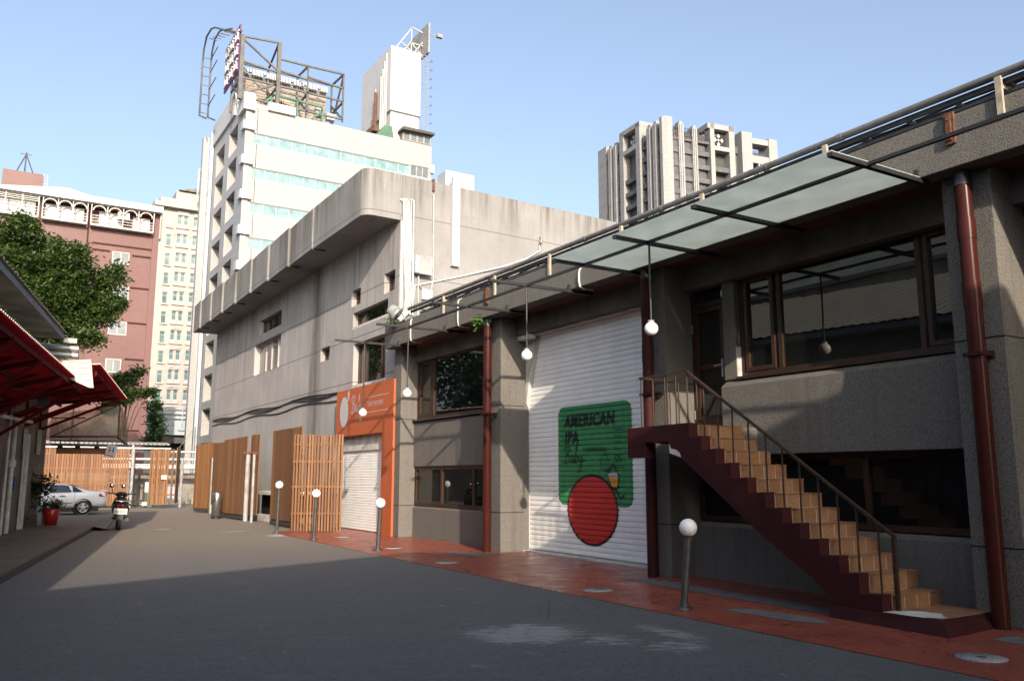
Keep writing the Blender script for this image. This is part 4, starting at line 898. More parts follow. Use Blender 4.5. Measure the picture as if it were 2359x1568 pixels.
for i in range(nY): c.add(vs[3 * i:3 * i + 6], [(0, 1, 4, 3), (1, 2, 5, 4)], 0, .95 if i % 2 else .05)
c.add([(LW(29.9, .0), 29.9, 5.9), (LW(29.9, -5), 29.9, 8.5), (LW(29.9, -11), 29.9, 5.9)], [(0, 1, 2)]); c.build('roof', m_['old_sheet'], SHD)
c = MB(); c.beam((LW(-8, .77), -8, 5.98), (LW(29.9, .77), 29.9, 5.98), .04, .16); c.build('roof_edge', m_['blue_slate'], o)
c = MB()
for zz in (5.5, 5.72): c.tube([(LW(30.3, -.1), 30.3, zz), (LW(30.3, 1.15), 30.25, zz - .03)], .1, 10)
c.box(LW(30.2, .72), LW(30.2, 1.1), 30.1, 30.3, 5.86, 6.0); c.build('gutter_end', m_['galv'], SHD)
# wall hardware
for y, r_, z0, z1 in ((27.35, .06, .12, 3.2), (29.35, .085, .12, 2.9), (29.0, .03, .12, 2.4), (26.6, .04, .12, 3.3)):
    c = MB(); c.tube([(LW(y, .1), y, z0), (LW(y, .1), y, z1)], r_, 12)
    if y == 27.35: c.tube([(LW(y, .1), y, 1.9), (LW(y, .1), y, 2.1)], .1, 12)
    c.build('conduit', m_['white_plaster'], SHD)
for y, z0, z1, w_ in ((29.2, 2.25, 3.05, .09), (31.6, 2.35, 3.15, .09)):
    c = MB(); c.box(LW(y, .02), LW(y, .14), y - w_, y + w_, z0, z1); c.build('wall_lamp', m_['white_plaster'], SHD)
c = MB(); c.tube([(LW(24, .35), 24, 3.1), (LW(28.5, .3), 28.5, 3.22)], .05, 10); c.build('conduit', m_['white_plaster'], SHD)
c = MB(); c.box(LW(28.3, .03), LW(28.3, .06), 28.1, 28.5, 1.25, 1.65); o = c.build('wall_notice', m_['blue_ink'], SHD)
c = MB()
for y, z in ((21.2, 5.0), (21.2, 4.62)): c.sphere((LW(y, .35), y, z), .16, 12)
c.build('vent_cap', m_['galv'], SHD)
def awning(y0, y1, e0, e1, zi, zo, step, top):
    n = int((y1 - y0) / .16); o_ = MB(); u_ = MB()
    pr = [(0, 0), (.05, .0), (.07, .035), (.11, .035), (.13, 0), (.16, 0)]; V_ = []
    yy = y0
    while yy < y1:
        for a, h in pr[:-1]: V_.append((min(yy + a, y1), h))
        yy += .16
    def strip(mb, dz):
        vs = []
        for y, h in V_: vs += [(LW(y, e0), y, zi + h + dz), (LW(y, e1), y, zo + h + dz)]
        mb.add(vs, [(2 * i, 2 * i + 1, 2 * i + 3, 2 * i + 2) for i in range(len(V_) - 1)])
    strip(o_, .03); strip(u_, 0.)
    aw = u_.build('awning_sheet', m_['red_sheet'], SHD); o_.build('awning_top', m_[top], aw)
    c = MB(); k = 0
    for f_ in (.12, .5, .92):
        e = e0 + (e1 - e0) * f_; z = zi + (zo - zi) * f_ - .06; c.beam((LW(y0, e), y0, z), (LW(y1, e), y1, z), .06, .1)
    y = y0 + .3
    while y < y1:
        ym = y
        c.beam((LW(ym, .02), ym, zi - .14), (LW(ym, e1 - .1), ym, zo - .16), .07, .11)
        c.beam((LW(ym, .02), ym, zi - 1.0), (LW(ym, e1 - .12), ym, zo - .2), .06, .09)
        c.beam((LW(ym, .03), ym, zi - 1.0), (LW(ym, .03), ym, zi - .1), .07, .07, 0, (1, 0, 0))
        if y + step < y1: c.beam((LW(ym, .02), ym, zi - .9), (LW(ym + step, e1 * .75), ym + step, zo - .02), .05, .07)
        y += step
    c.build('awning_frame', m_['red_steel'], aw)
awning(-7, 26.8, .02, 1.9, 3.62, 4.1, 2.9, 'cream_sheet')
awning(23.8, 34.0, .02, 2.45, 4.15, 4.45, 2.6, 'cream_sheet')
c = MB(); c.prism([(1.22, 4.2), (1.39, 4.5), (2.01, 4.58), (2.12, 3.86), (2.02, 3.86)], 'y', 23.7, 23.73)
for zz in (4.05, 4.2, 4.35, 4.48): c.box(1.5 if zz > 4.1 else 1.9, 2.03, 23.68, 23.699, zz, zz + .02)
c.build('gable_sheet', m_['cream_sheet'], SHD)
for y, x, z in ((22.5, LW(22.5, .9), 3.8), (25.5, LW(25.5, 1.0), 3.6)):
    one('spot_speaker', (lambda c: (c.box(x - .14, x + .14, y - .12, y + .12, z - .16, z + .16), c.tube([(x, y, z + .16), (x, y, z + .55)], .015, 6), c)[2])(MB()), m_['black_plastic'], 'black speaker box hanging under the red awning, ' + ('nearer one' if y < 23 else 'farther one'), 'speaker', 'speaker boxes under the awning')
# glazed end screen with lights
GS = thing('glazed_screen', (2.8, 33.9, 2.9), 'dirty glazed end screen hanging under the far awning', 'screen')
x0, x1, yS = LW(33.9, .05), 3.95, 33.9
c = MB(); c.quad((x0, yS, 3.02), (x1, yS, 3.08), (x1, yS, 4.22), (x0, yS, 3.8)); c.quad((x1, yS, 3.08), (x1 + .2, yS - 1.2, 2.75), (x1 + .12, yS - 1.2, 3.7), (x1, yS, 4.22)); c.build('pane', m_['dirty_glass'], GS)
c = MB(); c.beam((x0, yS, 3.02), (x1, yS, 3.08), .06, .09); c.beam((x0, yS, 3.68), (x1 - 1.1, yS, 3.72), .03, .04); c.beam((x1, yS, 3.0), (x1, yS, 4.3), .05, .05); c.beam((x0, yS - .02, 3.0), (x1, yS - .02, 4.25), .04, .05)
c.beam((x1, yS, 3.05), (x1 + .2, yS - 1.2, 2.72), .05, .07); c.beam((x0, yS - .6, 2.88), (x1 + .1, yS - .6, 2.88), .05, .06); c.beam((x0, yS - 1.2, 2.72), (x1 + .2, yS - 1.2, 2.72), .05, .06); c.build('frame', m_['dark_metal'], GS)
c = MB()
for x in (x0 + .3, 2.6, 3.2): c.lathe((x, yS - .9, 2.6), [(.001, .16), (.07, .15), (.09, 0)], 10); c.tube([(x, yS - .9, 2.75), (x, yS - .9, 2.9)], .02, 6)
c.build('spotlight', m_['black_plastic'], GS)
c = MB(); c.box(1.95, 3.62, 33.0, 33.06, 2.42, 2.64); one('timber_sign', c, m_['plank_wood'], 'dark timber beam sign hanging below the glazed screen', 'sign')
WC = thing('toilet_sign', (3.5, 32.4, 2.4), 'tilted white toilet sign with red and blue figures and an arrow', 'sign')
Mw = Matrix.Translation((3.62, 32.6, 2.52)) @ Matrix.Rotation(R(9), 4, 'Y')
c = MB(Mw); c.box(-.17, .17, 0, .03, -.22, .22); c.build('board', m_['white_paint'], WC)
c = MB(Mw); c.lathe((-.06, -.006, .12), [(.001, 0), (.025, 0)], 12, 0, 'y'); c.prism([(-.10, .0), (-.02, .0), (-.045, .09), (-.075, .09)], 'y', -.008, -.001); c.box(-.075, -.045, -.008, -.001, -.05, 0); c.box(-.1, .06, -.008, -.001, -.165, -.14); c.prism([(.05, -.19), (.05, -.115), (.11, -.1525)], 'y', -.008, -.001); c.build('red_figure', m_['lamp_red'], WC)
c = MB(Mw); c.lathe((.06, -.006, .12), [(.001, 0), (.025, 0)], 12, 0, 'y'); c.prism([(.04, -.05), (.08, -.05), (.095, .09), (.025, .09)], 'y', -.008, -.001); c.build('blue_figure', m_['blue_ink'], WC)
# deck
c = MB()
for i in range(84):
    y0 = -6 + i * .47; y1 = y0 + .455
    if y1 > 33: break
    for s0, s1 in ((-.02, 1.0), (1.0, 2.02)):
        if s1 > 2: pass
        c.add([(LW(y0, s0) + .005, y0, z) for z in (.02, .12)] + [(LW(y0, s1) , y0, z) for z in (.02, .12)] + [(LW(y1, s1), y1, z) for z in (.02, .12)] + [(LW(y1, s0) + .005, y1, z) for z in (.02, .12)],
              [(1, 3, 5, 7), (0, 6, 4, 2), (0, 2, 3, 1), (2, 4, 5, 3), (4, 6, 7, 5), (6, 0, 1, 7)])
DK = thing('timber_deck', (0, 14, 0), 'low grey timber boardwalk along the shed wall on the left', 'deck'); c.build('boards', m_['deck_wood'], DK)
c = MB(); c.beam((LW(-6, 2.04), -6, .058), (LW(29.3, 2.04), 29.3, .058), .035, .112); c.build('edge_board', m_['dark_metal'], DK)
c = MB(); c.add([(2.95, 29.3, .126), (3.62, 32.8, .126), (2.1, 33.2, .126), (1.2, 29.3, .126), (3.4, 29.6, .01), (3.85, 32.7, .01)], [(0, 1, 2, 3), (0, 4, 5, 1)]); c.build('ramp', m_['deck_wood'], DK)
# pots and crate
P1 = thing('plant_pot', (1.56, 31.6, .12), 'tall white planter with a dark leafy shrub at the end of the boardwalk', 'planter')
c = MB(); c.lathe((1.56, 31.6, .12), [(.001, 0), (.15, 0), (.19, .62), (.17, .62), (.16, .58), (.001, .58)], 22); c.build('pot', m_['white_paint'], P1)
c = MB(); leaf_cloud(c, [(1.50, 31.6, 1.15, .38, 1.3), (1.7, 31.6, 1.55, .25, 1.2), (1.3, 31.6, 1.35, .3, 1.2)], 800, .07); c.build('foliage', m_['leaf_dark'], P1)
P2 = thing('plant_pot', (1.86, 31.2, .12), 'glossy red tapered planter with pink flowers', 'planter')
c = MB(); c.lathe((1.86, 31.2, .12), [(.001, 0), (.17, 0), (.25, .52), (.235, .53), (.22, .49), (.001, .49)], 26); c.build('pot', m_['pot_red'], P2)
c = MB(); leaf_cloud(c, [(1.86, 31.2, .76, .26, .7), (2.04, 31.2, .74, .15, .8)], 600, .045); c.build('foliage', m_['leaf_dark'], P2)
c = MB(); leaf_cloud(c, [(1.9, 31.15, .86, .2, .5), (2.04, 31.1, .8, .13, .6)], 130, .03); c.build('flowers', m_['petal'], P2)
c = MB()
for zz in (.13, .25, .38): 
    for yy in (30.7, 31.0): c.box(1.02, 1.42, yy, yy + .03, zz, zz + .09)
    for xx in (1.0, 1.41): c.box(xx, xx + .03, 30.7, 31.03, zz, zz + .09)
c.box(1.2, 1.24, 30.69, 30.699, .12, .47); one('wooden_crate', c, m_['rail_brown'], 'small brown slatted crate at the foot of the planters', 'crate')
# ------------------------------------------------------------------ car
CA = thing('parked_car', (3.7, 42.8, 0), 'white four door saloon parked across the far end, rear towards the gates', 'car')
Mc = Matrix.Translation((4.64, 42.9, 0)) @ Matrix.Rotation(R(180), 4, 'Z')      # local x runs from the rear bumper to the nose, local y is half width (near side +y)
st_ = [(0, .36, .78, .78, .70), (.05, .27, .95, .955, .80), (.35, .24, 1.0, 1.005, .87), (.8, .22, 1.0, 1.03, .90), (1.2, .2, .985, 1.24, .91), (1.55, .2, .965, 1.335, .91), (2.2, .2, .95, 1.38, .91), (2.8, .2, .94, 1.345, .91), (3.25, .2, .93, 1.17, .91), (3.6, .2, .91, .935, .9), (4.2, .22, .82, .83, .87), (4.6, .26, .70, .71, .78), (4.72, .36, .55, .56, .65)]
c = MB(Mc); rings = []
for x, zb, zl, zr, hw in st_:
    half = [(hw * .86, zb), (hw * .98, zb + (zl - zb) * .3), (hw, zb + (zl - zb) * .6), (hw * .955, zl), (hw * .955 * (.965 if zr - zl < .1 else .93 - .16 * min(1, (zr - zl) / .4)), zl + (zr - zl) * .55 + .0), (hw * .955 * (.9 if zr - zl < .1 else .72), zr)]
    rings.append([(x, y, z) for y, z in half] + [(x, -y, z) for y, z in reversed(half)])
n_ = 12; vs = [p for r_ in rings for p in r_]
fs = [(i * n_ + k, i * n_ + (k + 1) % n_, (i + 1) * n_ + (k + 1) % n_, (i + 1) * n_ + k) for i in range(len(rings) - 1) for k in range(n_)]
fs += [tuple(range(n_)), tuple(range((len(rings) - 1) * n_, len(rings) * n_))[::-1]]
c.add(vs, fs, smooth=True); BD = c.build('body', m_['car_white'], CA)
ss = BD.modifiers.new('smooth', 'SUBSURF'); ss.levels = 2; ss.render_levels = 2
def side(x, f_, off=.02):
    for a, e in zip(st_, st_[1:]):
        if a[0] <= x <= e[0]:
            t = (x - a[0]) / (e[0] - a[0]); zl, zr, hw = (a[i] + (e[i] - a[i]) * t for i in (2, 3, 4))
            yl, yr = hw * .955, hw * .955 * .735; return (x, yl + (yr - yl) * f_ + off + .028 * math.sin(math.pi * f_), zl + (zr - zl) * f_ - .012)
for sgn in (1, -1):
    for nm, xa, xb, xc, xd in (('rear_quarter_glass', .98, 1.37, 1.40, 1.30), ('rear_door_glass', 1.42, 2.28, 2.26, 1.56), ('front_door_glass', 2.40, 3.38, 2.98, 2.38)):
        c = MB(Mc); lo = [side(xa + (xb - xa) * i / 8, .10) for i in range(9)]; hi = [side(xd + (xc - xd) * i / 8, .84) for i in range(9)]
        c.add([(p[0], p[1] * sgn, p[2]) for p in lo + hi], [(i, i + 1, 10 + i, 9 + i) for i in range(8)], smooth=True); c.build('window', m_['dark_glass'] if nm != 'x' else 0, CA)
c = MB(Mc); c.add([(.86, -.66, 1.055), (.86, .66, 1.055), (1.5, .56, 1.345), (1.5, -.56, 1.345)], [(0, 1, 2, 3)]); c.build('rear_window', m_['dark_glass'], CA)
for x in (.93, 3.68):
    for sgn in (1, -1):
        c = MB(Mc); c.lathe((x, .80 * sgn if sgn > 0 else -.80, .315), [(.19, .095 * sgn), (.30, .10 * sgn), (.315, .06 * sgn), (.315, -.10 * sgn), (.001, -.10 * sgn)], 28, 0, 'y'); WH = c.build('wheel', m_['rubber'], CA)
        c = MB(Mc)
        for k in range(5):
            a = 2 * math.pi * k / 5 + .3; c.beam((x, (.80 + .10) * sgn, .315), (x + .19 * math.cos(a), (.80 + .095) * sgn, .315 + .19 * math.sin(a)), .07, .02, 0, (0, 1, 0))
        c.lathe((x, .80 * sgn, .315), [(.185, .085 * sgn), (.185, .105 * sgn), (.212, .102 * sgn)], 28, 0, 'y'); c.lathe((x, .80 * sgn, .315), [(.001, .112 * sgn), (.05, .108 * sgn)], 12, 0, 'y'); c.build('rim', m_['alloy'], WH)
        c = MB(Mc); c.lathe((x, .80 * sgn, .325), [(.30, .083 * sgn), (.362, .1085 * sgn)], 30, 0, 'y'); c.build('wheel_arch', m_['black_plastic'], CA)
        c = MB(Mc); c.lathe((x, .80 * sgn, .315), [(.001, .06 * sgn), (.20, .062 * sgn)], 20, 0, 'y'); c.build('brake', m_['dark_metal'], WH)
for sgn in (1, -1):
    c = MB(Mc); c.add([(.02, .70 * sgn, .93), (.30, .845 * sgn, .90), (.34, .862 * sgn, .80), (.10, .80 * sgn, .75), (-.01, .66 * sgn, .78)], [(0, 1, 2, 3, 4)]); c.build('tail_lamp', m_['lamp_red'], CA)
    for x in (1.75, 2.62):
        c = MB(Mc); c.box(x - .1, x + .1, sgn * .905 - .012, sgn * .905 + .018, .80, .835); c.build('door_handle', m_['dark_metal'], CA)
    c = MB(Mc); c.box(1.36, 3.1, sgn * .893 - .012, sgn * .893 + .02, .50, .535); c.build('side_trim', m_['mid_grey'], CA)
    c = MB(Mc)
    for x in (1.30, 2.33, 3.3): c.box(x - .005, x + .005, sgn * .900 - .01, sgn * .900 + .012, .36, .93)
    c.build('door_gap', m_['mid_grey'], CA)
c = MB(Mc); c.box(-.02, .26, -.66, .66, 1.02, 1.045); c.build('spoiler', m_['car_white'], CA)
c = MB(Mc); c.box(-.025, .0, -.26, .26, .56, .70); c.build('number_plate', m_['white_paint'], CA)
c = MB(Mc); c.box(.3, 4.4, -.75, .75, .14, .3); c.build('underside', m_['black_plastic'], CA)
# ------------------------------------------------------------------ scooter, seen from behind
SQ = thing('motor_scooter', (3.64, 29.7, 0), 'dark brown motor scooter on its stand with a white number plate', 'scooter')
Ms = Matrix.Translation((3.62, 29.35, 0)) @ Matrix.Rotation(R(-6), 4, 'Z') @ Matrix.Rotation(R(3), 4, 'Y') @ Matrix.Diagonal((1.3, 1.1, 1.12, 1))     # local y forward
def loft(mb, rings, n=14, mi=0):
    vs = []; fs = []
    for (y, cz, rx, rz) in rings:
        for k in range(n): a = 2 * math.pi * k / n; vs.append((rx * math.cos(a), y, cz + rz * math.sin(a)))
    for i in range(len(rings) - 1):
        for k in range(n): fs.append((i * n + k, i * n + (k + 1) % n, (i + 1) * n + (k + 1) % n, (i + 1) * n + k))
    fs += [tuple(range(n)), tuple(range((len(rings) - 1) * n, len(rings) * n))[::-1]]
    mb.add(vs, fs, mi, smooth=True)
c = MB(Ms); loft(c, [(-.02, .66, .06, .05), (.0, .63, .14, .11), (.12, .60, .19, .16), (.35, .56, .20, .19), (.6, .50, .17, .19), (.72, .42, .12, .14)]); c.build('body', m_['scooter_brown'], SQ)
c = MB(Ms); loft(c, [(1.12, .5, .05, .2), (1.18, .58, .19, .30), (1.26, .62, .2, .3), (1.34, .6, .1, .2)]); loft(c, [(1.1, .92, .08, .06), (1.2, .95, .14, .09), (1.3, .92, .08, .06)]); c.build('front_shield', m_['scooter_brown'], SQ)
c = MB(Ms); loft(c, [(.02, .78, .08, .03), (.1, .79, .15, .05), (.4, .78, .16, .055), (.75, .74, .1, .05), (.8, .72, .06, .03)]); c.build('seat', m_['black_plastic'], SQ)
c = MB(Ms); c.box(-.16, .16, .65, 1.2, .26, .33); c.build('floorboard', m_['black_plastic'], SQ)
for y in (.12, 1.36):
    c = MB(Ms); c.lathe((0, y, .235), [(.13, -.05), (.225, -.05), (.24, 0), (.225, .05), (.13, .05)], 24, 0, 'x'); o = c.build('wheel', m_['rubber'], SQ)
    c = MB(Ms); c.lathe((0, y, .235), [(.001, -.04), (.13, -.045)], 20, 0, 'x'); c.lathe((0, y, .235), [(.001, .04), (.13, .045)], 20, 0, 'x'); c.build('hub', m_['alloy'], o)
c = MB(Ms); c.box(-.08, .08, -.1, -.08, .28, .44); c.box(-.09, .09, -.08, .1, .42, .45); c.build('mudguard', m_['black_plastic'], SQ)
c = MB(Ms); c.box(-.15, .15, -.125, -.112, .44, .60); o = c.build('number_plate', m_['white_paint'], SQ)
v, f = text_bm('AEF-6315', .085, 0, .001, .72); c = MB(Ms); c.add([(x - .128, -.127, .49 + y) for x, y in v], f); c.build('plate_lettering', m_['ink'], o)
c = MB(Ms); loft(c, [(-.05, .66, .04, .015), (-.04, .66, .07, .025), (.02, .66, .08, .03)]); c.build('tail_lamp', m_['lamp_red'], SQ)
c = MB(Ms); c.tube([(-.12, .05, .82), (-.13, -.04, .80), (0, -.08, .79), (.13, -.04, .80), (.12, .05, .82)], .014, 8); c.build('grab_rail', m_['alloy'], SQ)
c = MB(Ms); c.tube([(-.32, 1.05, .99), (-.1, 1.15, .97), (.1, 1.15, .97), (.32, 1.05, .99)], .018, 8); c.tube([(0, 1.2, .9), (0, 1.36, .3)], .03, 8); c.build('handlebar', m_['black_plastic'], SQ)
for s_ in (-1, 1):
    c = MB(Ms); c.tube([(.2 * s_, 1.08, .99), (.24 * s_, 1.05, 1.15)], .009, 6); o = c.build('mirror_stem', m_['black_plastic'], SQ)
    c = MB(Ms @ Matrix.Translation((.25 * s_ if s_ < 0 else .02, 1.03 if s_ < 0 else 1.03, 1.20))); c.lathe((0, 0, 0), [(.001, -.012), (.058, -.01), (.062, .01), (.001, .03)], 16, 0, 'y'); c.build('mirror', m_['mirror'], o)
c = MB(Ms); c.tube([(.16, .0, .3), (.17, .45, .32)], .05, 12); c.build('exhaust', m_['dark_metal'], SQ)
c = MB(Ms); c.tube([(-.1, .5, .26), (-.24, .42, .01)], .014, 6); c.build('side_stand', m_['dark_metal'], SQ)
# ------------------------------------------------------------------ trees
def tree(name, base, blobs, n, size, label, mt='leaf', tr=.25, group=None):
    t = thing(name, base, label, 'tree', group); B0 = Vector(base)
    c = MB(); top = max(b_[2] for b_ in blobs); cx = sum(b_[0] for b_ in blobs) / len(blobs); cy = sum(b_[1] for b_ in blobs) / len(blobs)
    mid = Vector(((B0.x + cx) / 2, (B0.y + cy) / 2, B0.z + (top - B0.z) * .4)); c.tube([B0, B0.lerp(mid, .5) + Vector((.1, .05, 0)), mid, Vector((cx, cy, top - .6))], tr, 10, rads=[tr * 1.25, tr, tr * .75, tr * .2])
    for b_ in blobs: c.tube([mid + Vector((0, 0, random.uniform(-.4, .8))), mid.lerp(Vector(b_[:3]), .6) + Vector((0, 0, .3)), Vector(b_[:3])], tr * .3, 7, rads=[tr * .32, tr * .2, tr * .06])
    c.build('trunk', m_['bark'], t)
    c = MB(); leaf_cloud(c, blobs, n, size); c.build('crown', m_[mt], t); return t
bl = []
for (x, z, r_) in ((-2, 14.6, 1.9), (.3, 15.4, 1.3), (1.6, 14.6, 1.5), (3.0, 14.0, 1.4), (.2, 12.8, 2.0), (2.4, 12.2, 1.9), (4.2, 12.0, 1.2), (5.3, 13.2, 1.0), (5.0, 11.4, 1.2), (3.6, 10.4, 1.3), (1.2, 10.5, 1.7), (-1.6, 11.6, 2.0), (4.4, 9.5, .8), (2.6, 9.2, 1.1), (5.7, 14.0, .55), (5.9, 12.0, .6), (.4, 8.6, 1.6), (-.8, 9.5, 2.0), (-.6, 13.8, 1.8), (1.5, 11.6, 1.7), (3.2, 12.6, 1.4), (-3.4, 13, 2.0), (3.7, 14.9, .5), (.9, 16.2, .5)):
    bl.append((x, 55 + random.uniform(-1.2, 1.2), z, r_, .85))
tree('broadleaf_tree', (1.5, 56, 0), bl, 72000, .13, 'tall bushy green tree rising behind the shed and the red awnings', tr=.32)
tree('broadleaf_tree', (-9, 50, 0), [(-9, 50, 11, 3.5, .9), (-7, 47, 9, 3, .9), (-11, 52, 8.5, 3.5, .9), (-6, 51, 13, 2.5, .9), (-8, 49, 6, 3, .8), (-4.6, 50, 11, 2.4, .9), (-5.4, 51, 8, 2.6, .9), (-8.5, 48, 14, 2.6, .9)], 14000, .24, 'bushy green tree beyond the left frame edge behind the shed', 'leaf_dark', .3)
tree('broadleaf_tree', (7.3, 62, 0), [(6.6, 62, 7.7, .75, .8), (7.6, 62, 8.1, .7, .7), (8.2, 62.2, 8.7, .45, .6), (7.3, 61.8, 6.9, .8, .7), (8.5, 62, 7.2, .55, .5), (9.0, 62, 7.35, .3, .4), (6.5, 62, 6.2, .7, .8)], 5200, .13, 'smaller reddish green tree in front of the red tiled building foot', tr=.14)
tree('broadleaf_tree', (10.6, 70, 0), [(10.4, 70, 8.0, .4, 1.1), (10.6, 70, 7.0, .5, .9), (10.75, 70, 6.0, .6, .8), (10.9, 70, 5.1, .6, .8), (10.6, 70, 4.2, .7, .8)], 3800, .13, 'slim dark tree beside the corner of the red tiled building', 'leaf_dark', .1)
# ------------------------------------------------------------------ red tiled apartment block
RB = thing('apartment_block', (0, 84, 0), 'red tiled apartment block with caged top floor balconies and a water tank', 'building')
c = MB(); holes = [(7.8 + 14, 9.2 + 14, 20.1, 21.2), (7.9 + 14, 9.35 + 14, 16.9, 18.2), (7.9 + 14, 9.38 + 14, 13.8, 15.0), (7.9 + 14, 9.15 + 14, 10.5, 11.7), (4.8 + 14, 5.6 + 14, 19.9, 21.4), (0 + 14, 1.5 + 14, 16.9, 18.2), (0 + 14, 1.5 + 14, 20.1, 21.2), (3 + 14, 4.4 + 14, 13.8, 15), (5.85 + 14, 10.9 + 14, 23.3, 24.9), (2.15 + 14, 5.55 + 14, 23.3, 24.9), (-3 + 14, 1.85 + 14, 23.3, 24.9)]
holes = [h for h in holes]
c.wall((-14, 80, 0), X_, Y_, 25.5, 0, 25.1, holes, .5); c.box(11.45, 11.5, 80.01, 96, 0, 25.1); c.box(-14, 11.45, 80.55, 80.6, 0, 25.1)
c.build('wall', m_['red_tile'], RB)
for i, h in enumerate(holes[:8]): rect_window(RB, (-14, 80, 0), X_, Y_, h[0], h[1], h[2], h[3], -.04 if i < 4 else .1, .08, [(h[0] + h[1]) / 2], (), 'white_metal', 'grey_glass')
c = MB()
for x0, x1, z in ((6.2, 10.95, 21.68), (6.2, 7.6, 21.1), (9.4, 10.95, 20.95), (9.4, 10.95, 18.05), (9.4, 10.95, 14.9), (9.4, 10.95, 11.68), (9.5, 10.95, 5.5), (9.4, 10.95, 8.5), (6.1, 7.6, 17.9), (6.1, 7.6, 14.8)): c.box(x0, x1, 79.93, 79.998, z, z + .14)
c.box(5.70, 5.80, 79.9, 79.998, 4, 25); c.build('shadow_gap', m_['maroon'], RB)
c = MB()
for x0, x1, zt, zb in ((10.98, 11.5, 25, 0), (6.0, 6.15, 21.7, 4)): c.box(x0, x1, 79.88, 79.997, zb, zt)
c.build('pilaster', m_['red_tile'], RB)
for (a, e) in ((5.85, 10.9), (2.15, 5.55), (-3, 1.85)):
    c = MB(); n = 4 if a > 5 else (3 if a > 0 else 4)
    for zz in (23.25, 23.5, 23.75, 24.0): c.box(a, e, 79.3, 79.34, zz, zz + .05)
    for k in range(n + 1): x = a + (e - a) * k / n; c.box(x - .04, x + .04, 79.28, 79.36, 23.2, 25.1)
    for k in range(n if a > 0 else 0):
        x = a + (e - a) * (k + .5) / n; c.tube([(x + .5 * math.cos(R(t)), 79.3, 24.45 + .45 * math.sin(R(t))) for t in range(0, 181, 20)], .07, 6)
    if a < 0:
        for zz in (24.5, 24.65, 24.8, 24.95): c.box(a, e, 79.3, 79.34, zz, zz + .06)
    c.box(a, e, 79.25, 80, 23.1, 23.2); c.build('balcony_cage', m_['white_metal'], RB)
    c = MB(); s_ = .7 if a > 5 else .2
    c.box(a + s_, a + s_ + 1.9 if a > 5 else e - s_, 80.2, 80.25, 23.35, 24.7); 
    if a > 5: c.box(9.3, 10.7, 80.2, 80.25, 23.35, 24.6)
    c.build('balcony_window', m_['white_paint'], RB)
c = MB(); c.box(7.95, 8.9, 79.4, 79.8, 24.0, 24.65); c.build('air_conditioner', m_['white_paint'], RB)
c = MB(); c.lathe((8.3, 79.39, 24.33), [(.001, 0), (.26, 0)], 16, 0, 'y'); c.build('fan', m_['mid_grey'], RB)
c = MB(); c.prism([(-14, 25.1), (-14, 25.3), (-1.2, 25.35), (3.8, 26.0), (5.7, 25.6), (11.6, 25.6), (11.6, 25.05)], 'y', 79.0, 79.2); c.box(-14, 11.6, 79.2, 96, 25.1, 25.3); RF = c.build('roof', m_['white_paint'], RB)
c = MB(); c.box(-1.0, 2.07, 82, 86, 25.3, 27.75); c.build('water_tank', m_['red_tile'], RB)
c = MB()
for x, y in ((-.1, 83), (1.4, 83), (.6, 85)): c.tube([(x, y, 27.7), (.65, 83.7, 29.9)], .05, 6)
c.tube([(.65, 83.7, 27.7), (.65, 83.7, 30.1)], .05, 6); c.tube([(.2, 83.7, 29.9), (1.1, 83.7, 29.9)], .03, 6); c.build('antenna', m_['dark_metal'], RB)
c = MB()
for zz in range(8): c.box(2.12, 2.4, 82.2, 82.24, 25.6 + zz * .28, 25.64 + zz * .28)
c.box(2.1, 2.14, 82.2, 82.24, 25.4, 27.9); c.box(2.38, 2.42, 82.2, 82.24, 25.4, 27.9); c.build('ladder', m_['white_metal'], RB)
# ------------------------------------------------------------------ cream apartment tower
CT = thing('apartment_tower', (24, 136, 0), 'slender cream apartment tower with white paired windows between the red block and the white tower', 'building')
c = MB(); hl = []; tops_ = [40.1 - 2.9 * k for k in range(12)]
for zt in tops_:
    for a, e in ((21.15, 21.75), (22.05, 22.65), (23.4, 24.0), (24.3, 24.95)): hl.append((a - 16, e - 16, zt - 1.75, zt))
    if zt < 38: hl.append((19.7 - 16, 20.4 - 16, zt - 1.9, zt - .2))
c.wall((16, 130, 0), X_, Y_, 16, 0, 41.0, hl, .35); c.box(16, 32, 130.5, 131, 0, 41); c.box(18.3, 18.6, 130.01, 131, 0, 41) if False else None
c.build('wall', m_['cream_paint'], CT)
for h in hl:
    w_ = rect_window(CT, (16, 130, 0), X_, Y_, h[0], h[1], h[2], h[3], .15, .06, (), (h[3] - .5,), 'white_metal', 'pale_glass')
for zt in tops_:
    for a, e in ((21.0, 22.8), (23.25, 25.1), (19.55, 20.55)):
        d_ = .12 if a < 20 else 0; c = MB(); c.box(a, e, 129.75, 129.999, zt - 1.98 - d_, zt - 1.8 - d_); c.build('window_sill', m_['cream_trim'], CT)
    for a, e in ((21.15, 22.65), (23.4, 24.95)):
        c = MB()
        for k in range(3): c.box(a, e, 129.78, 129.83, zt + .12 + k * .17, zt + .2 + k * .17)
        c.build('louvre', m_['white_paint'], CT)
        for q in (a, e - .6): c = MB(); c.box(q, q + .6, 129.7, 129.74, zt - 1.78, zt - 1.35); c.build('planter_rail', m_['blue_grey'], CT)
for a in (20.75, 22.95, 25.2): c = MB(); c.box(a, a + .16, 129.8, 129.999, 37, 40.2); c.build('pilaster', m_['cream_trim'], CT)
c = MB(); c.box(17.7, 33, 129.0, 145, 41.0, 41.7); c.box(18.6, 32, 130, 145, 41.7, 42.6); c.box(20.9, 30, 131, 142, 42.6, 44.2); c.box(18.2, 18.8, 129.4, 130, 36, 41); c.build('cornice', m_['cream_paint'], CT)
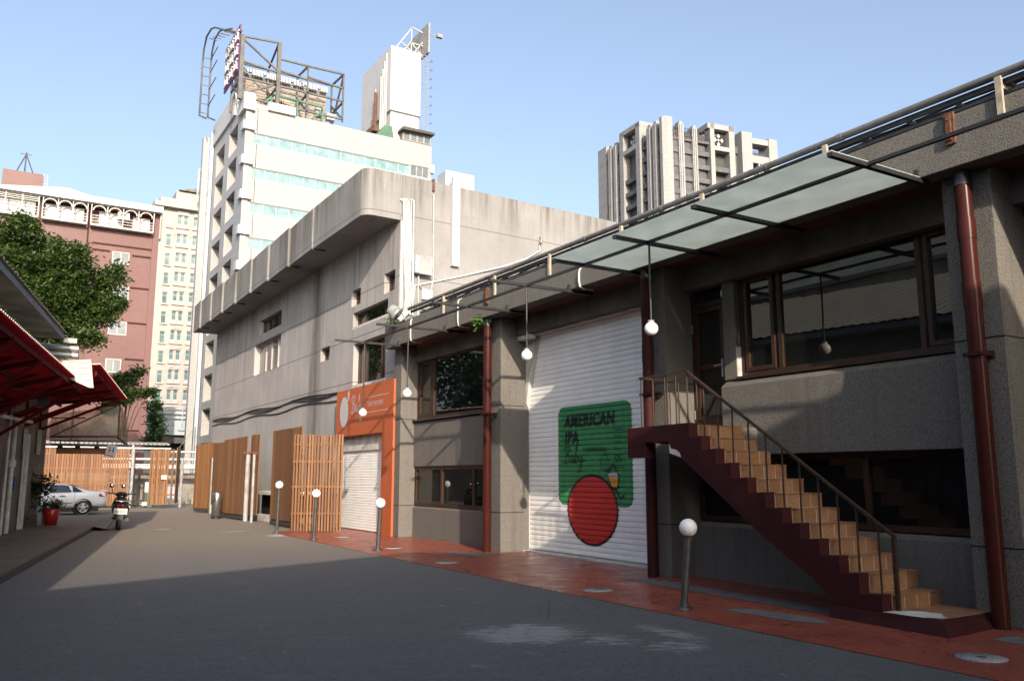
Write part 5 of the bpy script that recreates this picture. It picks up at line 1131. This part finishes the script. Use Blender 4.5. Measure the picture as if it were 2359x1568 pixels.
c = MB(); c.prism([(21.2, 44.3), (24, 44.9), (31, 44.9), (31, 44.3)], 'y', 130.5, 142); c.build('roof', m_['shed_soffit'], CT)
c = MB()
for q in range(4):
    z = 42.8 + q * 1.3; c.beam((23.3, 128, z), (30, 128, z + .3), .14, .14); c.beam((23.3, 128, z + 1.2), (30, 128, z + 3.2), .14, .14) if q % 2 == 0 else None
c.beam((23.35, 128, 42), (23.35, 128, 47), .2, .2); c.beam((23.35, 128, 47), (30, 128, 49.8), .2, .2); c.build('steel_truss', m_['white_metal'], CT)
# ------------------------------------------------------------------ elevated road
EV = thing('elevated_road', (20, 104, 0), 'elevated road with a pale parapet crossing behind the far gates', 'bridge')
c = MB(); c.box(5, 60, 100, 100.3, 6.2, 7.7); c.box(5, 60, 100.3, 112, 6.15, 6.6); c.build('deck', m_['blue_grey'], EV)
c = MB()
for zz in (8.0, 8.5, 9.05): c.box(5, 60, 99.9, 100.0, zz, zz + .16)
for x in (13, 15.9, 18.0, 19.6, 22, 25): c.box(x, x + .14, 99.85, 99.98, 6.6, 9.1); c.box(x - .3, x + .45, 99.8, 99.99, 6.7, 6.85)
c.build('barrier', m_['blue_grey'], EV)
c = MB(); c.box(5, 60, 100.35, 100.4, 7.7, 9.0); c.build('noise_screen', m_['white_paint'], EV)
c = MB(); c.box(5, 60, 100.6, 101.2, 5.3, 6.14); c.box(5, 60, 103, 112, 4.8, 6.1)
for x in (12, 24, 36): c.box(x, x + 1.6, 102, 104, 0, 5.3)
c.build('girder', m_['dark_metal'], EV)
c = MB(); c.tube([(17.6, 90, 0), (17.6, 90, 6.6)], .06, 6); c.tube([(17.6, 90, 6.6), (15.5, 90, 3.5)], .03, 5); c.tube([(17.6, 90, 5.6), (20.5, 90, 4.9)], .03, 5); one('utility_pole', c, m_['grey_pipe'], 'thin grey utility pole with stay wires in front of the elevated road', 'pole')
# ------------------------------------------------------------------ white office tower
WT = thing('office_tower', (28, 88, 0), 'white tiled office tower with turquoise window bands and roof structures', 'building')
c = MB(); hs = []
for k in range(9):
    z = 33.65 - 3.5 * k; hs += [(.25, 16.9, z, z + 1.08), (17.05, 19.2, z - .0, z + 1.2)]
c.wall((19.18, 80, 0), X_, Y_, 19.5, 0, 37.4, hs, .18); 
lh = []
for k in range(10):
    z = 33.6 - 3.5 * k; lh += [(83.0 - 80, 86.6 - 80, z + .5, z + 3.1), (88.6 - 80, 92.4 - 80, z + .2, z + 2.9)]
lh = [h for h in lh if h[2] > 0]
c.wall((18.62, 80, 0), Y_, X_, 15, 0, 40.2 - 2.2, lh, 1.1)
c.box(18.62, 19.17, 79.9, 79.999, 0, 37.0); c.box(38.6, 38.68, 80.01, 95, 0, 37.4); c.box(19.9, 38.6, 80.6, 80.7, 0, 37.3); c.box(19.75, 19.8, 80, 95, 0, 38); c.box(18.62, 38.6, 94.9, 95, 0, 38)
c.box(19.8, 38.55, 80.05, 94.8, 36.9, 37.2)
c.build('wall', m_['tile'], WT)
for i, h in enumerate(hs):
    n = 13 if i % 2 == 0 else 3
    rect_window(WT, (19.18, 80, 0), X_, Y_, h[0], h[1], h[2], h[3], .10, .06, [h[0] + (h[1] - h[0]) * j / n for j in range(1, n)], (), 'white_metal' if i % 2 else 'blue_grey', 'teal_glass' if i % 2 == 0 else 'grey_glass', name='window_band' if i % 2 == 0 else 'window')
for h in lh:
    rect_window(WT, (18.62, 80, 0), Y_, X_, h[0], h[1], h[2], h[3], .9, .08, [(h[0] + h[1]) / 2], (), 'dark_metal', 'grey_glass')
for k in range(9):
    z = 34.9 - 3.5 * k; c = MB(); c.box(18.35, 19.45, 79.6, 80.6, z, z + .85); c.build('corner_ledge', m_['white_paint'], WT)
    c = MB(); c.box(38.5, 38.95, 79.8, 81, z - .6, z + .35); c.build('corner_ledge', m_['white_paint'], WT)
c = MB(); c.box(18.3, 19.4, 79.6, 82, 36.9, 38.6); c.box(20.7, 23.4, 79.7, 82, 37.3, 38.15); c.box(19.2, 20.7, 79.95, 82, 37.3, 37.75); c.box(18.4, 20.6, 84, 94, 37.9, 40.3)
c.build('parapet', m_['white_paint'], WT)
c = MB(); c.box(18.2, 18.55, 93.8, 94.2, 0, 39.6); c.build('drain_pipe', m_['blue_grey'], WT)
c = MB(); c.box(17.5, 18.15, 94.2, 95.0, 0, 39); 
c.build('corner_column', m_['tile'], WT)
c = MB(); c.box(33.9, 37.5, 80.6, 89, 40.8, 48.25); c.box(34.1, 37.4, 80.8, 88.8, 37.4, 40.8); c.box(33.4, 33.8, 82, 84, 38.2, 48) if False else None
LT = c.build('lift_house', m_['white_paint'], WT)
c = MB()
for k in range(24): c.box(33.95 + k * .15, 34.02 + k * .15, 80.54, 80.598, 40.8, 48.25)
c.build('cladding_rib', m_['white_metal'], LT)
c = MB()
for k in range(4): c.tube([(33.75, 81.4 + k * .5, 38.4), (33.75, 81.4 + k * .5, 47.6 - k * .7)], .09, 8)
c.tube([(33.7, 84.3, 37.6), (33.7, 84.3, 44.6)], .05, 6); c.build('duct', m_['white_paint'], LT)
c = MB(); c.tube([(33.6, 84.0, 38.6), (33.6, 84.0, 44.0)], .2, 8); c.box(32.8, 34.5, 82.5, 85, 38.9, 39.1); c.tube([(33.0, 83.5, 39), (33.0, 83.5, 40.4)], .08, 6); c.build('rusty_riser', m_['rust'], LT)
c = MB(); c.prism([(32.2, 37.4), (33.2, 38.7), (34.0, 38.7), (34.2, 37.4)], 'y', 80.1, 82); c.build('green_tarp', m_['green_steel'], WT)
HT = MB(); HT.box(35.3, 38.5, 79.95, 80.0, 37.45, 38.5) if False else None
HT.prism([(34.9, 38.4), (35.0, 38.75), (38.75, 38.75), (38.75, 38.5)], 'y', 79.4, 82); HT.build('penthouse_roof', m_['dark_metal'], WT)
c = MB(); c.box(35.2, 38.55, 80.05, 82, 37.4, 38.5); o = c.build('penthouse', m_['shed_soffit'], WT)
for k in range(4): rect_window(WT, (35.25, 80.0, 0), X_, Y_, .05 + k * .82, .82 + k * .82, 37.5, 38.45, -.01, .05, (), (), 'white_metal', 'grey_glass')
c = MB()
for k in range(28): z = 37.6 + k * .4; c.box(37.55, 38.5, 81.0, 81.04, z, z + .05)
for x in (37.55, 38.5): c.box(x - .03, x + .03, 80.98, 81.06, 37.4, 49.0)
for k in range(10): c.tube([(38.5, 81.0, 38.2 + k * 1.05), (38.9, 80.6, 38.2 + k * 1.05), (38.5, 80.3, 38.2 + k * 1.05)], .03, 5)
c.build('caged_ladder', m_['mid_grey'], WT)
# roof sign: steel frame, slatted back, purple face
BB = thing('roof_billboard', (23, 84, 38), 'steel framed roof billboard with slatted beige back and purple face on the white tower', 'billboard')
def truss(mb, pts, s_=.16):
    for a, e in pts: mb.beam(a, e, s_, s_)
c = MB(); yb, yf = 84.0, 80.3
NX = [18.0, 21.6, 24.7, 28.5]; zt_ = [44.6, 44.9, 43.2, 43.3]
seg = []
for i, x in enumerate(NX):
    seg += [((x, yf, 38), (x, yf, zt_[i])), ((x, yb, 38), (x, yb, 43.6)), ((x, yf, zt_[i]), (x, yb, 43.6)), ((x, yf, 40.2), (x, yb, 40.2)), ((x, yf, 38.3), (x, yb, 41.2))]
for i in range(3):
    a, e = NX[i], NX[i + 1]; seg += [((a, yf, zt_[i] if i != 1 else 43.2), (e, yf, zt_[i + 1] if i == 0 else zt_[i + 1])), ((a, yf, 40.3), (e, yf, 40.3)), ((a, yf, 42.0), (e, yf, 41.7)), ((a, yb, 43.6), (e, yb, 43.6)), ((a, yf, 38.3), (e, yf, 38.3))]
seg += [((18.0, yf, 44.4), (21.6, yf, 41.9)), ((18.0, yf, 38.6), (21.6, yf, 40.4)), ((28.5, yf, 43.2), (28.5, yb, 38.4))]
truss(c, seg, .17); c.beam((21.65, yf - .05, 38), (21.65, yf - .05, 44.9), .35, .35); c.beam((18.0, yf, 38), (18.0, yf, 44.7), .4, .4); c.build('steel_frame', m_['frame_grey'], BB)
c = MB()
for r_ in range(16):
    z = 37.9 + r_ * .3
    for k in range(10): c.box(18.3 + k * .97, 19.22 + k * .97, 84.2 + (r_ % 2) * .05, 84.3 + (r_ % 2) * .05, z, z + .24)
c.build('slatted_back', m_['slat_beige'], BB)
c = MB()
for k in range(34): x = 18.2 + k * .29; c.box(x, x + .2, 83.7, 84.1, 42.5 + .25 * (k % 5 == 0), 43.1)
c.build('top_lights', m_['white_paint'], BB)
c = MB(); c.box(17.85, 18.0, 81, 87.0, 41.2, 46.2); c.build('sign_face', m_['purple'], BB)
c = MB()
for k in range(3):
    for q in range(3):
        z = 41.5 + k * 1.55; y = 81.2 + q * 1.95
        c.box(17.7, 17.845, y, y + 1.4, z, z + .16); c.box(17.7, 17.845, y, y + 1.4, z + .95, z + 1.1); c.box(17.701, 17.846, y + .2, y + .4, z + .16, z + .95); c.box(17.701, 17.846, y + 1.0, y + 1.2, z + .16, z + .95)
c.build('sign_lettering', m_['white_paint'], BB)
c = MB(); lp = [(17.9, 80.5, 45.2), (17.9, 84, 46.7), (17.9, 89, 49.4), (17.9, 91, 50.2), (17.9, 93.4, 50.4), (17.9, 94.6, 49.4), (17.9, 94.9, 47.8), (17.9, 94.9, 41.6), (17.9, 91, 39.8)]
for dx in (0, -.9): c.tube([(x + dx, y, z) for x, y, z in lp], .1, 8)
for k in range(7): z = 42 + k * 1.1; c.beam((17.9, 94.9, z), (17.0, 94.9, z), .08, .08)
for k in range(6): c.beam((17.9, 82 + k * 2, 45.8 + k * .75), (17.0, 82 + k * 2, 45.8 + k * .75), .08, .08)
for z in (43, 45, 47, 48.6): c.beam((17.9, 94.9, z), (17.9, 91.5, z), .08, .08)
c.build('loop_frame', m_['frame_grey'], BB)
GB = thing('roof_pergola', (25, 81.5, 37.4), 'green painted steel pergola with plants and units on the white tower roof', 'pergola')
c = MB(); truss(c, [((21.0, 80.3, 38.2), (21.3, 80.3, 39.3)), ((21.3, 80.3, 39.3), (26.3, 80.3, 39.1)), ((23.7, 80.3, 37.4), (23.7, 80.3, 39.2)), ((26.3, 80.3, 37.4), (26.3, 80.3, 39.1)), ((25.3, 80.3, 37.6), (26.3, 80.3, 38.8)), ((21.3, 80.3, 39.2), (20.4, 80.3, 38.2))], .18); c.build('frame', m_['green_steel'], GB)
c = MB(); leaf_cloud(c, [(21.6, 81, 38.7, .6, .6), (20.6, 81, 38.6, .3, .6), (22.3, 81, 38.6, .4, .5)], 500, .12); c.build('plants', m_['leaf'], GB)
c = MB(); c.box(25.8, 26.6, 80.8, 81.4, 38.3, 39.2); c.box(27.0, 27.9, 80.8, 81.4, 38.2, 38.9); c.build('roof_unit', m_['white_metal'], GB)
SB = thing('rooftop_signboard', (37.8, 84, 48.2), 'small edge-on signboard on a lattice truss above the lift house', 'signboard')
c = MB(); c.box(38.3, 38.5, 80.5, 86, 48.6, 52.2); c.build('board', m_['mid_grey'], SB)
c = MB(); truss(c, [((34.6, 82, 48.3), (36.9, 82, 51.8)), ((36.9, 82, 48.3), (36.9, 82, 51.9)), ((36.9, 82, 51.9), (38.4, 82, 51.6)), ((36.9, 82, 50), (38.4, 82, 50)), ((36.9, 82, 48.4), (38.4, 82, 50.6)), ((35.6, 82, 48.3), (36.9, 82, 50.2)), ((35.6, 82, 49.8), (36.9, 82, 49.0)), ((36.9, 82, 50), (38.4, 82, 48.6))], .12); c.build('truss', m_['white_metal'], SB)
c = MB(); c.beam((38.4, 80.5, 50.8), (39.3, 80.0, 50.7), .05, .05); c.box(39.1, 39.75, 79.8, 80.2, 50.4, 50.8); c.build('spotlight', m_['mid_grey'], SB)
# ------------------------------------------------------------------ stone clad apartment tower on the right
AT = thing('residential_tower', (127.7, 140.7, 0), 'tall stone clad residential tower with dark balcony bands and framed crowns', 'building')
AC0 = Vector((127.71, 140.68, 0)); AL = Vector((math.sin(R(6)), math.cos(R(6)), 0)); AR = Vector((math.cos(R(10)), -math.sin(R(10)), 0))
NL = Vector((AL.y, -AL.x, 0)); NR = Vector((-AR.y, AR.x, 0))        # inward normals
def abox(mb, D, Nn, a, e, d0, d1, z0, z1, mi=0):
    v = [AC0 + D * u + Nn * d + Z_ * z for z in (z0, z1) for d in (d0, d1) for u in (a, e)]
    mb.add(v, [(0, 2, 3, 1), (4, 5, 7, 6), (0, 1, 5, 4), (2, 6, 7, 3), (0, 4, 6, 2), (1, 3, 7, 5)], mi)
ZLOW = 40.0
floors = [79.9 - 3.35 * k for k in range(11)]
c = MB(); abox(c, AL, NL, .4, 29, 2.2, 12, 0, 82); abox(c, AR, NR, .4, 20, 2.2, 24, 0, 82); abox(c, AR, NR, 20, 33, 5.5, 24, 0, 79.5); c.build('core', m_['dark_band'], AT)
for D, Nn, L_ in ((AL, NL, [(0.1, 1.3, 0, 84.6, 1), (3.0, 4.7, 0, 84.2, 0), (5.35, 7.1, 0, 84.2, 0), (20.3, 21.9, 0, 85.2, 0), (22.6, 24.4, 0, 85.2, 0), (25.3, 29.4, 0, 86.4, 1), (9.66, 11.4, -.3, 86.9, 1), (16.9, 18.65, -.3, 86.9, 1)]),
                  (AR, NR, [(1.0, 2.0, 0, 84.4, 1), (3.93, 5.37, 0, 83.5, 0), (7.73, 9.05, 0, 83.0, 0), (12.5, 13.66, -.3, 84.8, 1), (17.85, 19.43, -.3, 84.8, 1)])):
    for a, e, d, z, wide in L_:
        c = MB(); abox(c, D, Nn, a, e, d, 2.3, 0, z)
        if not wide:
            m2 = (a + e) / 2; abox(c, D, Nn, a + .25, m2 - .12, d - .25, d - .001, 0, z - .3); abox(c, D, Nn, m2 + .12, e - .25, d - .25, d - .001, 0, z - .3); abox(c, D, Nn, a + .3, e - .3, d + .1, 2, z, z + .6)
        c.build('pier', m_['stone'], AT)
c = MB(); v = []
cp = [AC0 + AL * 1.3 - NL * .4, AC0 - NL * .4 + AL * .3, AC0 - NR * .4 + AR * .6, AC0 + AR * 2.0 - NR * .4, AC0 + AR * 2.0 + NR * 1.5, AC0 + AL * 1.3 + NL * 1.5]
n = len(cp); c.add([p + Z_ * 0 for p in cp] + [p + Z_ * 84.6 for p in cp], [tuple(range(n))[::-1], tuple(range(n, 2 * n))] + [(i, (i + 1) % n, n + (i + 1) % n, n + i) for i in range(n)]); c.build('corner_pier', m_['stone'], AT)
for D, Nn, bays in ((AL, NL, [(1.3, 3.0), (4.7, 5.35), (7.1, 9.66), (11.4, 16.9), (18.65, 20.3), (21.9, 22.6), (24.4, 25.3)]), (AR, NR, [(2.0, 3.93), (5.37, 7.73), (9.05, 12.5), (13.66, 17.85)])):
    for a, e in bays:
        big = e - a > 4
        c = MB()
        for z in floors:
            if not (big and z > 79): abox(c, D, Nn, a, e, .35 if not big else .15, 2.2, z - 3.35 - .1, z - 3.35 + 1.05)
        c.build('balcony_band', m_['dark_band'], AT)
        for z in floors:
            if big or z < 50: continue
            c = MB(); abox(c, D, Nn, a + .15, e - .15, 1.6, 1.65, z - 2.35, z - .08); o = c.build('window', m_['dark_glass' if random.random() < .7 else 'pale_glass'], AT)
            c = MB(); abox(c, D, Nn, (a + e) / 2 + .2, (a + e) / 2 + .32, 1.5, 1.59, z - 2.35, z - .08); abox(c, D, Nn, a + .1, e - .1, 1.5, 1.59, z - 1.4, z - 1.32); c.build('mullion', m_['dark_band'], o)
        if big:
            c = MB(); abox(c, D, Nn, a, e, 1.9, 2.1, ZLOW, 82); c.build('recess', m_['dark_metal'], AT)
        else:
            c = MB(); abox(c, D, Nn, a, e, .3, .35, 81.0, 81.1); abox(c, D, Nn, a, e, .3, .35, 82.6, 82.7)
            k = int((e - a) / .45) + 1
            for i in range(k + 1): x = a + (e - a) * i / k; c.beam(AC0 + D * x + Nn * .33 + Z_ * 80, AC0 + D * min(e, x + .4 * (1 if i % 2 else -1)) + Nn * .33 + Z_ * 82.7, .07, .07)
            c.build('roof_railing', m_['dark_metal'], AT)
            c = MB(); abox(c, D, Nn, a, e, .35, 2.2, 79.6, 80.3); c.build('balcony_band', m_['dark_band'], AT)
for D, Nn, a, e, z0, z1, zt in ((AL, NL, 11.4, 16.9, 81.8, 86.0, 87.2), (AR, NR, 13.66, 17.85, 79.3, 83.5, 84.8)):
    c = MB(); abox(c, D, Nn, a - 1.8, e + 1.7, -.3, 2.3, z1, zt); abox(c, D, Nn, a, e, -.3, 2.3, z0 - 1.1, z0); abox(c, D, Nn, a - 1.8, e + 1.7, 5.5, 7, z1, zt); abox(c, D, Nn, a - 1.8, a - .3, 2.3, 7, z1, zt - .01); abox(c, D, Nn, e + .3, e + 1.7, 2.3, 7, z1, zt - .01)
    abox(c, D, Nn, a - 1.8, a - .3, 5.5, 7, 70, z1); abox(c, D, Nn, e + .3, e + 1.7, 5.5, 7, 70, z1); c.build('crown_frame', m_['stone'], AT)
    c = MB(); h = z1 - z0; w_ = e - a; nn = 9
    for i in range(-nn, nn + 1):
        for s_ in (1, -1):
            u0, u1 = a + w_ * i / nn, a + w_ * i / nn + w_; zz0, zz1 = (z0, z1) if s_ == 1 else (z1, z0)
            t0, t1 = max(0, (a - u0) / w_), min(1, (e - u0) / w_)
            if t1 - t0 < .05: continue
            P_ = lambda t: AC0 + D * (u0 + w_ * t) + Nn * 1.2 + Z_ * (zz0 + (zz1 - zz0) * t); c.beam(P_(t0), P_(t1), .1, .1)
    c.build('lattice', m_['dark_metal'], AT)
    c = MB(); cu, cz = (a + e) / 2, (z0 + z1) / 2
    for du, dz, s_ in ((0, 0, .35), (.95, 0, .5), (-.95, 0, .5), (0, 1.05, .5), (0, -1.05, .5)):
        q = [AC0 + D * (cu + du + x * s_ * .9) + Nn * 1.0 + Z_ * (cz + dz + z * s_ * 1.1) for x, z in ((-1, 0), (0, -1), (1, 0), (0, 1))]
        c.add(q + [p + Nn * .1 for p in q], [(0, 1, 2, 3), (7, 6, 5, 4), (0, 4, 5, 1), (1, 5, 6, 2), (2, 6, 7, 3), (3, 7, 4, 0)])
    c.build('diamond_ornament', m_['white_paint'], AT)
c = MB()
for a, e, z in ((21.6, 24.6, 84.2), (29.6, 32.1, 83.4)): abox(c, AR, NR, a, e, -.2, 4, 0, z)
abox(c, AR, NR, 24.6, 29.6, 0, 3, 81.6, 83.0); abox(c, AR, NR, 24.6, 29.6, 0, 4, 76.7, 78.6); abox(c, AR, NR, 26.4, 26.9, 0, 1, 50, 76.7); abox(c, AR, NR, 27.2, 27.7, 0, 1, 50, 76.7); c.build('side_wing', m_['stone'], AT)
c = MB()
for z in floors[1:]: abox(c, AR, NR, 24.6, 29.6, .5, 3.9, z - 3.35, z - 2.3)
abox(c, AR, NR, 19.43, 21.6, 2, 5, 40, 79); c.build('balcony_band', m_['dark_band'], AT)
c = MB(); abox(c, AR, NR, 24.6, 29.6, 1.5, 1.6, 78.6, 79.9)
for i in range(12): abox(c, AR, NR, 24.6 + i * .42, 24.7 + i * .42, 1.3, 1.4, 78.6, 80.4)
abox(c, AR, NR, 19.43, 21.6, 1.5, 1.6, 79, 80.8); c.build('roof_railing', m_['dark_band'], AT)
# ------------------------------------------------------------------ building behind the camera, whose gable throws the foreground shade
GH = thing('gabled_hall', (.7, -12, 0), 'plain gabled hall standing behind the viewer across the yard entrance', 'hall')
c = MB(); c.prism([(-5.2, 0), (-5.2, 8.5), (1.3, 9.75), (6.5, 8.45), (6.5, 0)], 'y', -18, -6); c.build('wall', m_['weathered'], GH)
c = MB(); c.prism([(-5.4, 8.47), (1.3, 9.76), (6.7, 8.41), (6.7, 8.5), (1.3, 9.86), (-5.4, 8.56)], 'y', -18.2, -5.95); c.build('roof', m_['mid_grey'], GH)
BH = thing('backdrop_hall', (-22, 30, 0), 'tall pale backdrop hall added left of the shed, unseen, for the window reflections', 'hall')  # added unseen block: hides sky in window reflections, pale to spare fill light
c = MB(); c.box(-32, -14, 6, 46, 0, 11.0); c.build('wall', m_['weathered'], BH)
c = MB(); c.box(-32.3, -13.7, 5.7, 46.3, 11.0, 11.3); c.build('roof', m_['mid_grey'], BH)
for o in bpy.data.objects:
    if '_o' in o: del o['_o']
